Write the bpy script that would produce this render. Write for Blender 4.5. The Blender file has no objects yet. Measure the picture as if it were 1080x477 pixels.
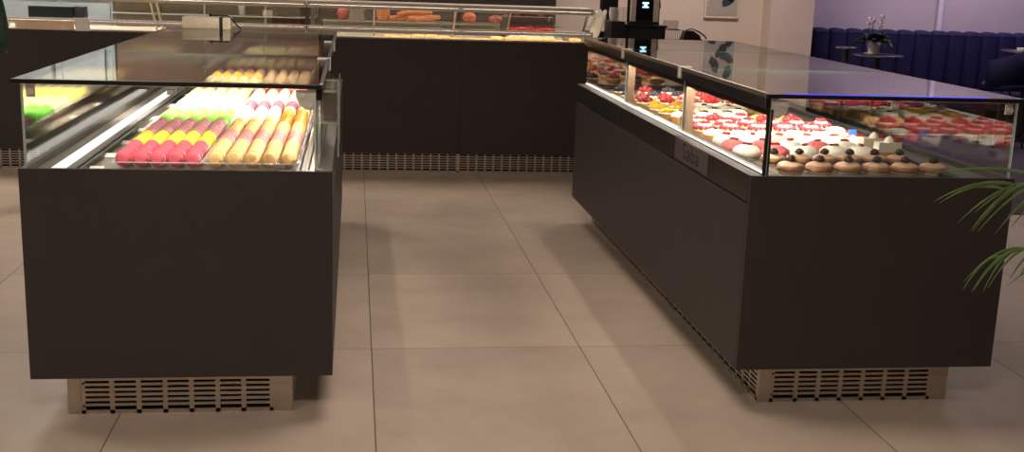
import bpy, bmesh, math, random
from mathutils import Vector, Matrix, Euler
random.seed(7)
SC = bpy.context.scene
COL = SC.collection
PI = math.pi

# ------------------------------------------------------------------ materials
def lin(c):
    c = c / 255.0
    return c / 12.92 if c <= 0.04045 else ((c + 0.055) / 1.055) ** 2.4
def rgb(r, g, b):
    return (lin(r), lin(g), lin(b), 1.0)

def base_mat(name):
    m = bpy.data.materials.new(name); m.use_nodes = True
    nt = m.node_tree
    return m, nt, nt.nodes['Principled BSDF']

def pbr(name, col, rough=0.5, metal=0.0, spec=0.5, noise=0.06, scale=30.0, bump=0.0, emit=None, estr=0.0, sss=0.0, coat=0.0):
    m, nt, b = base_mat(name)
    N, L = nt.nodes, nt.links
    tc = N.new('ShaderNodeTexCoord')
    nz = N.new('ShaderNodeTexNoise'); nz.inputs['Scale'].default_value = scale; nz.inputs['Detail'].default_value = 4
    L.new(tc.outputs['Object'], nz.inputs['Vector'])
    if noise > 0:
        mp = N.new('ShaderNodeMapRange')
        mp.inputs['From Min'].default_value = 0.3; mp.inputs['From Max'].default_value = 0.7
        mp.inputs['To Min'].default_value = 1 - noise; mp.inputs['To Max'].default_value = 1 + noise
        L.new(nz.outputs['Fac'], mp.inputs['Value'])
        mx = N.new('ShaderNodeVectorMath'); mx.operation = 'SCALE'
        mx.inputs[0].default_value = col[:3]
        L.new(mp.outputs['Result'], mx.inputs['Scale'])
        L.new(mx.outputs['Vector'], b.inputs['Base Color'])
    else:
        b.inputs['Base Color'].default_value = col
    b.inputs['Roughness'].default_value = rough
    b.inputs['Metallic'].default_value = metal
    b.inputs['Specular IOR Level'].default_value = spec
    if coat: b.inputs['Coat Weight'].default_value = coat
    if sss:
        b.inputs['Subsurface Weight'].default_value = sss
        b.inputs['Subsurface Radius'].default_value = (.01, .006, .004)
    if bump > 0:
        bp = N.new('ShaderNodeBump'); bp.inputs['Strength'].default_value = bump; bp.inputs['Distance'].default_value = 0.003
        L.new(nz.outputs['Fac'], bp.inputs['Height']); L.new(bp.outputs['Normal'], b.inputs['Normal'])
    if emit:
        b.inputs['Emission Color'].default_value = emit; b.inputs['Emission Strength'].default_value = estr
    return m

def brushed(name, col, rough=0.32, stretch=(2, 2, 140)):
    m, nt, b = base_mat(name)
    N, L = nt.nodes, nt.links
    tc = N.new('ShaderNodeTexCoord'); mp = N.new('ShaderNodeMapping'); mp.inputs['Scale'].default_value = stretch
    nz = N.new('ShaderNodeTexNoise'); nz.inputs['Scale'].default_value = 3
    L.new(tc.outputs['Object'], mp.inputs['Vector']); L.new(mp.outputs['Vector'], nz.inputs['Vector'])
    r = N.new('ShaderNodeMapRange'); r.inputs['To Min'].default_value = rough - .08; r.inputs['To Max'].default_value = rough + .1
    L.new(nz.outputs['Fac'], r.inputs['Value']); L.new(r.outputs['Result'], b.inputs['Roughness'])
    b.inputs['Base Color'].default_value = col; b.inputs['Metallic'].default_value = 1.0
    return m

def glass(name, tint=(0.985, 0.995, 0.99, 1), ior=1.5, rough=0.0, milk=0.0):
    # a clear pane: every face lets light straight through and mirrors by the Fresnel law
    m = bpy.data.materials.new(name); m.use_nodes = True
    nt = m.node_tree; N, L = nt.nodes, nt.links
    N.clear()
    out = N.new('ShaderNodeOutputMaterial')
    geo = N.new('ShaderNodeNewGeometry')
    io = N.new('ShaderNodeMapRange'); io.inputs['To Min'].default_value = ior; io.inputs['To Max'].default_value = 1.0 / ior
    L.new(geo.outputs['Backfacing'], io.inputs['Value'])
    fr = N.new('ShaderNodeFresnel'); L.new(io.outputs['Result'], fr.inputs['IOR'])
    tr = N.new('ShaderNodeBsdfTransparent'); tr.inputs['Color'].default_value = tint
    gl = N.new('ShaderNodeBsdfGlossy'); gl.inputs['Roughness'].default_value = rough
    mx = N.new('ShaderNodeMixShader')
    L.new(fr.outputs['Fac'], mx.inputs['Fac'])
    src = tr
    if milk:
        df = N.new('ShaderNodeBsdfDiffuse'); df.inputs['Color'].default_value = (.9, .9, .9, 1)
        m2 = N.new('ShaderNodeMixShader'); m2.inputs['Fac'].default_value = milk
        L.new(tr.outputs[0], m2.inputs[1]); L.new(df.outputs[0], m2.inputs[2]); src = m2
    L.new(src.outputs[0], mx.inputs[1]); L.new(gl.outputs[0], mx.inputs[2])
    L.new(mx.outputs[0], out.inputs['Surface'])
    return m

def emis(name, col, strength):
    m = bpy.data.materials.new(name); m.use_nodes = True
    nt = m.node_tree; N, L = nt.nodes, nt.links; N.clear()
    out = N.new('ShaderNodeOutputMaterial'); e = N.new('ShaderNodeEmission')
    e.inputs['Color'].default_value = col; e.inputs['Strength'].default_value = strength
    L.new(e.outputs[0], out.inputs['Surface'])
    return m

def tile_floor():
    m, nt, b = base_mat('stone_tile')
    N, L = nt.nodes, nt.links
    tc = N.new('ShaderNodeTexCoord'); sp = N.new('ShaderNodeSeparateXYZ'); L.new(tc.outputs['Object'], sp.inputs[0])
    def axis(sock, off, per, half):
        a = N.new('ShaderNodeMath'); a.operation = 'SUBTRACT'; a.inputs[1].default_value = off - 20 * per
        L.new(sock, a.inputs[0])
        d = N.new('ShaderNodeMath'); d.operation = 'DIVIDE'; d.inputs[1].default_value = per; L.new(a.outputs[0], d.inputs[0])
        f = N.new('ShaderNodeMath'); f.operation = 'FRACT'; L.new(d.outputs[0], f.inputs[0])
        fl = N.new('ShaderNodeMath'); fl.operation = 'FLOOR'; L.new(d.outputs[0], fl.inputs[0])
        c = N.new('ShaderNodeMath'); c.operation = 'PINGPONG'; c.inputs[1].default_value = .5; L.new(d.outputs[0], c.inputs[0])
        g = N.new('ShaderNodeMath'); g.operation = 'LESS_THAN'; g.inputs[1].default_value = half / per; L.new(c.outputs[0], g.inputs[0])
        return g, fl
    gx, fx = axis(sp.outputs['X'], 0.0785, 0.9066, 0.0024)
    gy, fy = axis(sp.outputs['Y'], 4.735, 1.237, 0.0019)
    gm = N.new('ShaderNodeMath'); gm.operation = 'MAXIMUM'; L.new(gx.outputs[0], gm.inputs[0]); L.new(gy.outputs[0], gm.inputs[1])
    cb = N.new('ShaderNodeCombineXYZ'); L.new(fx.outputs[0], cb.inputs[0]); L.new(fy.outputs[0], cb.inputs[1])
    wn = N.new('ShaderNodeTexWhiteNoise'); L.new(cb.outputs[0], wn.inputs['Vector'])
    n1 = N.new('ShaderNodeTexNoise'); n1.inputs['Scale'].default_value = 2.2; n1.inputs['Detail'].default_value = 7; n1.inputs['Roughness'].default_value = .6
    ad = N.new('ShaderNodeVectorMath'); ad.operation = 'MULTIPLY_ADD'; ad.inputs[1].default_value = (7, 7, 7)
    L.new(wn.outputs['Color'], ad.inputs[0]); L.new(tc.outputs['Object'], ad.inputs[2]); L.new(ad.outputs[0], n1.inputs['Vector'])
    cr = N.new('ShaderNodeValToRGB')
    cr.color_ramp.elements[0].position = .3; cr.color_ramp.elements[0].color = rgb(166, 149, 133)
    cr.color_ramp.elements[1].position = .72; cr.color_ramp.elements[1].color = rgb(188, 170, 152)
    L.new(n1.outputs['Fac'], cr.inputs['Fac'])
    br = N.new('ShaderNodeMapRange'); br.inputs['To Min'].default_value = .95; br.inputs['To Max'].default_value = 1.05; L.new(wn.outputs['Value'], br.inputs['Value'])
    sc = N.new('ShaderNodeVectorMath'); sc.operation = 'SCALE'; L.new(cr.outputs['Color'], sc.inputs[0]); L.new(br.outputs['Result'], sc.inputs['Scale'])
    mx = N.new('ShaderNodeMix'); mx.data_type = 'RGBA'; L.new(gm.outputs[0], mx.inputs['Factor']); L.new(sc.outputs[0], mx.inputs['A'])
    mx.inputs['B'].default_value = rgb(88, 74, 62)
    L.new(mx.outputs['Result'], b.inputs['Base Color'])
    n2 = N.new('ShaderNodeTexNoise'); n2.inputs['Scale'].default_value = 12; n2.inputs['Detail'].default_value = 5; L.new(tc.outputs['Object'], n2.inputs['Vector'])
    rr = N.new('ShaderNodeMapRange'); rr.inputs['To Min'].default_value = .33; rr.inputs['To Max'].default_value = .5; L.new(n2.outputs['Fac'], rr.inputs['Value'])
    L.new(rr.outputs['Result'], b.inputs['Roughness']); b.inputs['Specular IOR Level'].default_value = .35
    bp = N.new('ShaderNodeBump'); bp.inputs['Strength'].default_value = .12; bp.inputs['Distance'].default_value = .002
    L.new(n2.outputs['Fac'], bp.inputs['Height']); L.new(bp.outputs['Normal'], b.inputs['Normal'])
    return m

M = {}
M['floor'] = tile_floor()
M['laminate'] = pbr('charcoal_laminate', rgb(60, 53, 51), .5, spec=.3, noise=.05, scale=8)
M['laminate_edge'] = pbr('charcoal_edge', rgb(75, 68, 64), .45, noise=.03)
M['steel'] = brushed('brushed_steel', rgb(196, 188, 180), .3)
M['steel_dark'] = brushed('dark_steel', rgb(120, 114, 110), .35)
M['sill_steel'] = brushed('ledge_steel', rgb(110, 103, 99), .34, (140, 2, 140))
M['plinth_steel'] = brushed('plinth_steel', rgb(205, 192, 178), .42)
M['black'] = pbr('black_plastic', rgb(24, 22, 24), .4, noise=.03)
M['rail_black'] = pbr('black_anodised', rgb(20, 18, 25), .3, noise=.03)
M['dark_inside'] = pbr('dark_recess', rgb(22, 20, 19), .8, noise=.05)
M['glass'] = glass('clear_glass')
M['topglass'] = glass('top_glass', (.93, .95, .94, 1))
M['glass_edge'] = pbr('glass_edge', rgb(190, 205, 195), .15, noise=0, spec=.6)
M['satin'] = pbr('satin_aluminium', rgb(206, 196, 184), .42, metal=.0, noise=.02)
M['post'] = pbr('post_bronze', rgb(156, 128, 106), .45, noise=.04)
M['mirror'] = pbr('dark_mirror', rgb(170, 160, 150), .04, metal=1.0, noise=0)
M['inner_grey'] = pbr('grey_inner_sill', rgb(92, 86, 80), .5, metal=.2, noise=.05)
M['top_edge'] = pbr('top_glass_edge', rgb(48, 56, 52), .2, noise=0)
M['edge_black'] = pbr('black_glass_edge', rgb(26, 22, 22), .3, noise=0)
M['acrylic'] = glass('clear_acrylic', (.97, .97, .96, 1), 1.49)
M['plastic'] = glass('clear_tray_plastic', (.97, .96, .95, 1), 1.4, .05, .10)
M['rim_plastic'] = glass('tray_rim_plastic', (.97, .96, .95, 1), 1.45, .08, .30)
M['led'] = emis('warm_led', (1, .89, .73, 1), 95)
M['led_glare_sill'] = emis('sill_led_glare', (1, .93, .82, 1), 1.15)  # LED bar in the left case, painted glare patches in the right
M['led_counter'] = emis('counter_led', (1, .86, .68, 1), 11)
M['blue_glow'] = emis('blue_emission', (.05, .08, 1, 1), 1.5)
M['white'] = pbr('white_card', rgb(236, 230, 220), .6, noise=.03)
M['porcelain'] = pbr('white_porcelain', rgb(232, 226, 216), .2, noise=.02, coat=.3)
M['wall_tan'] = pbr('warm_plaster', rgb(196, 178, 168), .85, noise=.04, scale=3)
M['wall_mauve'] = pbr('mauve_plaster', rgb(196, 182, 184), .85, noise=.04, scale=2)
M['ceiling'] = pbr('ceiling_paint', rgb(120, 108, 98), .9, noise=.03, scale=2)
M['wall_dark'] = pbr('dark_wall', rgb(120, 108, 100), .85, noise=.05, scale=2)
M['brown_unit'] = pbr('brown_panel', rgb(112, 92, 80), .4, noise=.1, scale=4)
M['black_unit'] = pbr('black_panel', rgb(46, 38, 38), .45, noise=.05, scale=4)
M['pale_unit'] = pbr('pale_window_panel', rgb(180, 198, 208), .4, noise=.03, scale=4)
M['wood'] = pbr('pale_wood', rgb(228, 200, 168), .5, noise=.12, scale=12)

# ------------------------------------------------------------------ mesh helper
class MB:
    def __init__(self): self.bm = bmesh.new()
    def _mark(self): return set(self.bm.faces)
    def _set(self, before, mi):
        for f in self.bm.faces:
            if f not in before: f.material_index = mi
    def box(self, x0, x1, y0, y1, z0, z1, bev=0.0, mi=0, rot=None):
        x0, x1 = min(x0, x1), max(x0, x1); y0, y1 = min(y0, y1), max(y0, y1); z0, z1 = min(z0, z1), max(z0, z1)
        b4 = self._mark() if mi else None
        mat = Matrix.Translation(((x0 + x1) / 2, (y0 + y1) / 2, (z0 + z1) / 2))
        if rot is not None: mat = mat @ rot.to_4x4()
        mat = mat @ Matrix.Diagonal((x1 - x0, y1 - y0, z1 - z0, 1))
        r = bmesh.ops.create_cube(self.bm, size=1, matrix=mat)
        if bev > 0:
            es = {e for v in r['verts'] for e in v.link_edges}
            bmesh.ops.bevel(self.bm, geom=list(es), offset=bev, segments=2, affect='EDGES', profile=.6)
        if mi: self._set(b4, mi)
        return self
    def prism(self, pts, axis, a0, a1, mi=0, bev=0):
        # pts: 2D outline; axis the extrusion axis
        def p3(p, a):
            return {'x': (a, p[0], p[1]), 'y': (p[0], a, p[1]), 'z': (p[0], p[1], a)}[axis]
        b4 = self._mark()
        v0 = [self.bm.verts.new(p3(p, a0)) for p in pts]; v1 = [self.bm.verts.new(p3(p, a1)) for p in pts]
        n = len(pts)
        self.bm.faces.new(v0); self.bm.faces.new(list(reversed(v1)))
        for i in range(n):
            self.bm.faces.new((v0[i], v1[i], v1[(i + 1) % n], v0[(i + 1) % n]))
        nf = [f for f in self.bm.faces if f not in b4]
        bmesh.ops.recalc_face_normals(self.bm, faces=nf)
        for f in nf: f.material_index = mi
        return self
    def lathe(self, prof, n=24, mat=None, mi=0, cap=True):
        # prof: [(r, z)], revolved about z
        rings = []; b4 = self._mark()
        for r, z in prof:
            if r < 1e-6:
                rings.append([self.bm.verts.new((0, 0, z))])
            else:
                rings.append([self.bm.verts.new((r * math.cos(2 * PI * k / n), r * math.sin(2 * PI * k / n), z)) for k in range(n)])
        for a, b in zip(rings, rings[1:]):
            for k in range(n):
                k2 = (k + 1) % n
                if len(a) == 1 and len(b) == 1: continue
                if len(a) == 1: self.bm.faces.new((a[0], b[k2], b[k]))
                elif len(b) == 1: self.bm.faces.new((a[k], a[k2], b[0]))
                else: self.bm.faces.new((a[k], a[k2], b[k2], b[k]))
        if cap:
            if len(rings[0]) > 1: self.bm.faces.new(list(reversed(rings[0])))
            if len(rings[-1]) > 1: self.bm.faces.new(rings[-1])
        nf = [f for f in self.bm.faces if f not in b4]
        bmesh.ops.recalc_face_normals(self.bm, faces=nf)
        for f in nf: f.material_index = mi
        if mat is not None:
            bmesh.ops.transform(self.bm, matrix=mat, verts=[v for rr in rings for v in rr])
        return self
    def cyl(self, p, r, h, axis='z', n=20, r2=None, mi=0):
        r2 = r if r2 is None else r2
        R = {'z': Matrix.Identity(4), 'x': Matrix.Rotation(PI / 2, 4, 'Y'), 'y': Matrix.Rotation(-PI / 2, 4, 'X')}[axis]
        return self.lathe([(r, 0), (r2, h)], n, Matrix.Translation(p) @ R, mi)
    def ball(self, p, r, sx=1, sy=1, sz=1, u=14, v=9, mi=0, jit=0):
        b4 = self._mark()
        rr = bmesh.ops.create_uvsphere(self.bm, u_segments=u, v_segments=v, radius=r, matrix=Matrix.Translation(p) @ Matrix.Diagonal((sx, sy, sz, 1)))
        if jit:
            for w in rr['verts']: w.co += Vector((random.uniform(-jit, jit), random.uniform(-jit, jit), random.uniform(-jit, jit)))
        if mi: self._set(b4, mi)
        return self
    def tube(self, pts, r, n=8, mi=0, closed=False):
        pts = [Vector(p) for p in pts]; m = len(pts)
        rs = r if isinstance(r, (list, tuple)) else [r] * m
        b4 = self._mark(); rings = []
        up = Vector((0, 0, 1)); prev = None
        for i, p in enumerate(pts):
            t = (pts[min(i + 1, m - 1)] - pts[max(i - 1, 0)]).normalized()
            if prev is None:
                a = t.cross(up)
                if a.length < 1e-3: a = t.cross(Vector((1, 0, 0)))
                a.normalize()
            else:
                a = (prev - t * prev.dot(t)).normalized()
            prev = a; b = t.cross(a)
            rings.append([self.bm.verts.new(p + rs[i] * (a * math.cos(2 * PI * k / n) + b * math.sin(2 * PI * k / n))) for k in range(n)])
        for A, B in zip(rings, rings[1:]):
            for k in range(n): self.bm.faces.new((A[k], A[(k + 1) % n], B[(k + 1) % n], B[k]))
        self.bm.faces.new(list(reversed(rings[0]))); self.bm.faces.new(rings[-1])
        nf = [f for f in self.bm.faces if f not in b4]
        bmesh.ops.recalc_face_normals(self.bm, faces=nf)
        for f in nf: f.material_index = mi
        return self
    def build(self, name, mats, parent=None, smooth=False, off=None, auto=True):
        if not isinstance(mats, (list, tuple)): mats = [mats]
        o = Vector(off) if off is not None else (world_loc(parent) if parent is not None else Vector((0, 0, 0)))
        if parent is None and off is None:
            vs = [v.co for v in self.bm.verts]
            o = Vector(((min(v.x for v in vs) + max(v.x for v in vs)) / 2, (min(v.y for v in vs) + max(v.y for v in vs)) / 2, min(v.z for v in vs)))
        for v in self.bm.verts: v.co -= o
        me = bpy.data.meshes.new(name)
        if smooth:
            for f in self.bm.faces: f.smooth = True
            for e in self.bm.edges:
                if len(e.link_faces) == 2 and e.calc_face_angle(0) > math.radians(42): e.smooth = False
        self.bm.to_mesh(me); self.bm.free()
        for mm in mats: me.materials.append(mm)
        ob = bpy.data.objects.new(name, me); COL.objects.link(ob)
        if parent is not None: ob.parent = parent
        else: ob.location = o
        return ob

def world_loc(o):
    p = Vector((0, 0, 0))
    while o is not None:
        p += o.location; o = o.parent
    return p
def tag(o, label, cat, group=None, kind=None):
    o['label'] = label; o['category'] = cat
    if group: o['group'] = group
    if kind: o['kind'] = kind
    return o
def thing(name, label, cat, loc, group=None):
    o = bpy.data.objects.new(name, None); COL.objects.link(o); o.location = loc
    o.empty_display_size = .05
    return tag(o, label, cat, group)
def struct(o, label=None):
    o['kind'] = 'structure'
    return o
def dup(root, loc=None, rot=None, scale=None, label=None, group=None):
    r = root.copy(); COL.objects.link(r)
    if loc is not None: r.location = loc
    if rot is not None: r.rotation_euler = rot
    if scale is not None: r.scale = (scale, scale, scale)
    if label: r['label'] = label
    if group: r['group'] = group
    for ch in list(root.children):
        c = ch.copy(); COL.objects.link(c); c.parent = r
        for g in list(ch.children):
            d = g.copy(); COL.objects.link(d); d.parent = c
    return r
ORD = ['zeroth', 'first', 'second', 'third', 'fourth', 'fifth', 'sixth', 'seventh', 'eighth', 'ninth', 'tenth', 'eleventh', 'twelfth', 'thirteenth', 'fourteenth', 'fifteenth']

# ------------------------------------------------------------------ camera
f, p, y, r = 1213.9, 0.21784902, -0.1401725, 0.03455069
HC = 1.6
cp, sp_ = math.cos(p), math.sin(p); cy, sy = math.cos(y), math.sin(y); cr_, sr = math.cos(r), math.sin(r)
R0 = Matrix(((1, 0, 0), (0, 0, -1), (0, 1, 0)))
Rz = Matrix(((cy, sy, 0), (-sy, cy, 0), (0, 0, 1)))
Rp = Matrix(((1, 0, 0), (0, cp, -sp_), (0, sp_, cp)))
Rr = Matrix(((cr_, -sr, 0), (sr, cr_, 0), (0, 0, 1)))
CR = Rr @ Rp @ R0 @ Rz
cam = bpy.data.cameras.new('camera'); camo = bpy.data.objects.new('camera', cam); COL.objects.link(camo)
cam.sensor_width = 36; cam.sensor_fit = 'HORIZONTAL'; cam.lens = f / 1080 * 36
cam.clip_start = .05; cam.clip_end = 100
ax, ay, az = CR[0], -CR[1], -CR[2]
camo.matrix_world = Matrix(((ax[0], ay[0], az[0], 0), (ax[1], ay[1], az[1], 0), (ax[2], ay[2], az[2], HC), (0, 0, 0, 1)))
SC.camera = camo

# ------------------------------------------------------------------ room shell
struct(MB().box(-7, 11, -4, 14, -.1, 0).build('floor', M['floor'], off=(0, 0, 0)))
struct(MB().box(-7, 11, -4, 14, 3.2, 3.3).build('ceiling', M['ceiling'], off=(0, 0, 0)))
struct(MB().box(-7, 4.31, 12.0, 12.15, 0, 3.2).build('wall_back', M['wall_tan']))
struct(MB().box(4.31, 4.78, 11.75, 12.15, 0, 3.2).build('pillar', M['wall_tan']))
struct(MB().box(4.78, 11, 12.75, 12.9, 0, 3.2).build('wall_lounge', M['wall_mauve']))
struct(MB().box(-7.15, -7, -4, 14, 0, 3.2).build('wall_left', M['wall_dark']))
struct(MB().box(11, 11.15, -4, 14, 0, 3.2).build('wall_right', M['wall_mauve']))
struct(MB().box(-7, 11, -4.15, -4, 0, 3.2).build('wall_front', M['wall_dark']))
struct(MB().box(6.66, 6.72, 12.70, 12.75, 0, 3.2, .01).build('trim_1', pbr('trim_white', rgb(225, 215, 225), .5)))

# ------------------------------------------------------------------ lattice grille
def lattice_x(mb, x0, x1, y0, y1, z0, z1, cols, rows, bar=.010, mull=.018, edge=.02):
    # slotted sheet facing -y/+y between x0..x1
    mb.box(x0, x1, y0, y1, z0, z0 + edge); mb.box(x0, x1, y0, y1, z1 - edge * .5, z1)
    mb.box(x0, x0 + edge, y0, y1, z0, z1); mb.box(x1 - edge, x1, y0, y1, z0, z1)
    for c in range(1, cols):
        xc = x0 + edge + (x1 - x0 - 2 * edge) * c / cols
        mb.box(xc - mull / 2, xc + mull / 2, y0, y1, z0, z1)
    for q in range(1, rows):
        zc = z0 + edge + (z1 - z0 - 1.5 * edge) * q / rows
        mb.box(x0, x1, y0 + .001, y1 - .001, zc - bar / 2, zc + bar / 2)
def lattice_y(mb, x0, x1, y0, y1, z0, z1, cols, rows, bar=.010, mull=.018, edge=.02):
    mb.box(x0, x1, y0, y1, z0, z0 + edge); mb.box(x0, x1, y0, y1, z1 - edge * .5, z1)
    mb.box(x0, x1, y0, y0 + edge, z0, z1); mb.box(x0, x1, y1 - edge, y1, z0, z1)
    for c in range(1, cols):
        yc = y0 + edge + (y1 - y0 - 2 * edge) * c / cols
        mb.box(x0, x1, yc - mull / 2, yc + mull / 2, z0, z1)
    for q in range(1, rows):
        zc = z0 + edge + (z1 - z0 - 1.5 * edge) * q / rows
        mb.box(x0 + .001, x1 - .001, y0, y1, zc - bar / 2, zc + bar / 2)

# ------------------------------------------------------------------ island display cases
YF, YB, ZB, ZP, ZT = 3.98, 7.38, .155, .90, 1.20
DECK = .868
POSTS = (5.12, 6.27)
def display_case(label, X, s, W, base, seams):
    """X = x of the flush (service) side, s = +1/-1 direction towards the rail side, W = width"""
    u = lambda a: X + s * a
    t = thing('display_case', label, 'display case', (u(W / 2), (YF + YB) / 2, 0))
    lam = [M['laminate'], M['laminate_edge']]
    MB().box(u(0), u(W), YF, YF + .022, ZB, ZP, .0015).build('end_panel', lam[0], t)
    MB().box(u(0), u(W), YB - .022, YB, ZB, ZP, .0015).build('end_panel', lam[0], t)
    MB().box(u(0), u(.02), YF + .024, YB - .024, ZB, ZP, .0015).build('side_panel', lam[0], t)
    MB().box(u(W - .02), u(W), YF + .024, YB - .024, ZB, .788, .0015).build('side_panel', lam[0], t)
    MB().box(u(.025), u(W - .025), YF + .024, YB - .024, ZB, ZB + .02).build('underside', M['dark_inside'], t)
    # plinth with slotted sheets
    bx0, bx1 = base
    pl = MB().box(bx0 + .012, bx1 - .012, YF + .085, YB - .12, 0.002, ZB)
    pl.build('plinth_core', M['dark_inside'], t)
    g = MB()
    cw = .045
    for xa, xb in ((bx0, bx0 + cw), (bx1 - cw * 1.5 - .001, bx1)):
        g.box(xa, xb, YF + .06, YF + .072, 0.0, ZB)
    lattice_x(g, bx0 + cw + .001, bx1 - cw * 1.5, YF + .061, YF + .071, 0.0, ZB, 7, 7, .010, .017, .014)
    for zz in (.03, .115):
        g.cyl((bx0 + cw + .009, YF + .058, zz), .004, .006, 'y', 8, mi=1)
    g.build('plinth_grille', [M['plinth_steel'], M['black']], t)
    for k, xs in enumerate((bx0, bx1)):
        g = MB()
        xi = xs + (.008 if k == 0 else -.008)
        lattice_y(g, xs, xi, YF + .0725, YB - .1, 0.0, ZB, 40, 7, .009, .016, .016)
        g.build('plinth_grille', M['plinth_steel'], t)
    # ledge on the rail side
    lg = MB()
    l0, l1 = (W - .06, W)
    ys = [YF + .024, 5.02, 6.2, YB - .005]
    for a, b in zip(ys, ys[1:]):
        lg.box(u(l0), u(l1), a + .002, b - .002, .80, ZP, .003)
    lg.build('ledge', M['sill_steel'], t)
    MB().box(u(W - .03), u(W - .008), YF + .024, YB - .01, .789, .799).build('ledge_groove', M['black'], t)
    MB().box(u(W - .066), u(W - .05), YF + .024, YB - .03, ZP, ZP + .006, .001).build('ledge_trim', M['steel'], t)
    # deck and inner sills
    MB().box(u(.022), u(W - .062), YF + .024, YB - .024, DECK - .03, DECK).build('deck', pbr('display_deck', rgb(122, 110, 100), .4, metal=.15), t)
    rl = MB()
    for a in (.155, .178):
        rl.box(u(a), u(a + .012), YF + .03, YB - .03, DECK, DECK + .02, .002)
    rl.build('deck_rail', M['black'], t)
    MB().box(u(.168), u(.177), YF + .03, YB - .03, DECK, DECK + .014, .001).build('deck_rail_inlay', M['steel'], t)
    MB().box(u(.024), u(.15), YF + .03, YB - .03, DECK, DECK + .012, .002).build('inner_sill', M['inner_grey'], t)
    rl = MB()
    for a in (.10, .13):
        rl.box(u(W - a), u(W - a + .014), YF + .03, YB - .03, DECK, DECK + .028, .002)
    rl.build('deck_rail', M['black'], t)
    # glass
    edge = [M['glass'], M['glass_edge']]
    def pane(name, x0, x1, y0, y1, z0, z1, mats, thin, par=t):
        mb = MB().box(x0, x1, y0, y1, z0, z1)
        for fc in mb.bm.faces:
            if abs(fc.normal[thin]) < .5: fc.material_index = 1
        return mb.build(name, mats, par)
    gx0, gx1 = .022, W - .056
    pane('front_glass', u(gx0), u(gx1), YF + .003, YF + .009, ZP, ZT - .017, edge, 1)
    MB().box(u(gx0), u(gx1), YB - .020, YB - .012, ZP, ZT - .017, .001).build('mirrored_back', M['mirror'], t)
    pane('side_glass', u(gx0), u(gx0 + .006), YF + .012, YB - .014, ZP - .03, ZT - .017, edge, 0)
    yy = [YF + .012] + list(POSTS) + [YB - .014]
    for a, b in zip(yy, yy[1:]):
        pane('side_glass', u(gx1 - .006), u(gx1), a + .002, b - .002, ZP, ZT - .0555, edge, 0)
    ys = [YF - .012] + list(seams) + [YB]
    for i, (a, b) in enumerate(zip(ys, ys[1:])):
        x0, x1 = u(-.004), u(gx1 + .022)
        pane('top_glass', x0, x1, a + (.016 if i == 0 else .004), b - .004, ZT - .012, ZT, [M['topglass'], M['top_edge']], 2)
    MB().box(u(-.004), u(gx1 + .022), YF - .014, YF + .004, ZT - .014, ZT + .001, .002).build('front_edge_strip', M['edge_black'], t)
    # top rail with its lamp
    MB().box(u(gx1 - .03), u(gx1 + .02), YF + .012, YB - .01, ZT - .055, ZT - .0125, .003).build('top_rail', M['rail_black'], t)
    MB().box(u(gx1 - .027), u(gx1 - .012), YF + .05, YB - .05, ZT - .061, ZT - .0555).build('led_strip', M['led'], t)
    MB().box(u(gx1 - .011), u(gx1 - .007), YF + .012, YB - .02, ZT - .084, ZT - .0555).build('light_shield', M['rail_black'], t)  # added lip that keeps the strip's light off the aisle floor
    MB().box(u(gx1 + .012), u(gx1 + .024), YF + .01, YB - .01, ZT - .013, ZT + .003, .001).build('rail_trim', M['steel'], t)
    for q in seams:
        MB().box(u(0), u(gx1 + .010), q - .0035, q + .0035, ZT - .009, ZT + .0005).build('seam_strip', M['rail_black'], t)
    # posts and clamps
    for q in POSTS:
        MB().box(u(gx1 - .050), u(gx1 - .008), q - .02, q + .02, ZP, ZT - .056, .003).build('post', M['post'], t)
        cl = MB().box(u(gx1 - .03), u(gx1 + .028), q - .018, q + .018, ZT - .05, ZT + .004, .003)
        cl.build('clamp', M['satin'], t)
    br = MB()
    sgn = s
    pts = [(u(gx1), ZT - .02), (u(gx1), ZT - .088), (u(gx1 - .035), ZT - .088), (u(gx1 - .058), ZT - .07), (u(gx1 - .068), ZT - .045), (u(gx1 - .068), ZT - .02)]
    br.prism(pts, 'y', YF + .010, YF + .016)
    br.cyl((u(gx1 - .02), YF - .004, ZT - .07), .008, .012, 'y', 14); br.cyl((u(gx1 - .045), YF - .004, ZT - .038), .008, .012, 'y', 14)
    br.build('corner_bracket', pbr('bracket_plate', rgb(240, 232, 222), .4, noise=.02), t)
    cb = MB()
    cb.box(u(gx0 + .015), u(gx0 + .045), YF + .010, YF + .016, ZT - .06, ZT - .022, .002)
    cb.cyl((u(gx0 + .03), YF - .004, ZT - .042), .010, .014, 'y', 14)
    cb.build('glass_clip', M['satin'], t)
    cb = MB().box(u(gx0 + W * .45), u(gx0 + W * .45 + .03), YF + .010, YF + .016, ZT - .045, ZT - .022, .002)
    cb.cyl((u(gx0 + W * .45 + .015), YF - .004, ZT - .034), .008, .014, 'y', 14)
    cb.build('glass_clip', M['satin'], t)
    # lit strip along the low inner sill
    return t, u, gx0, gx1

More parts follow.
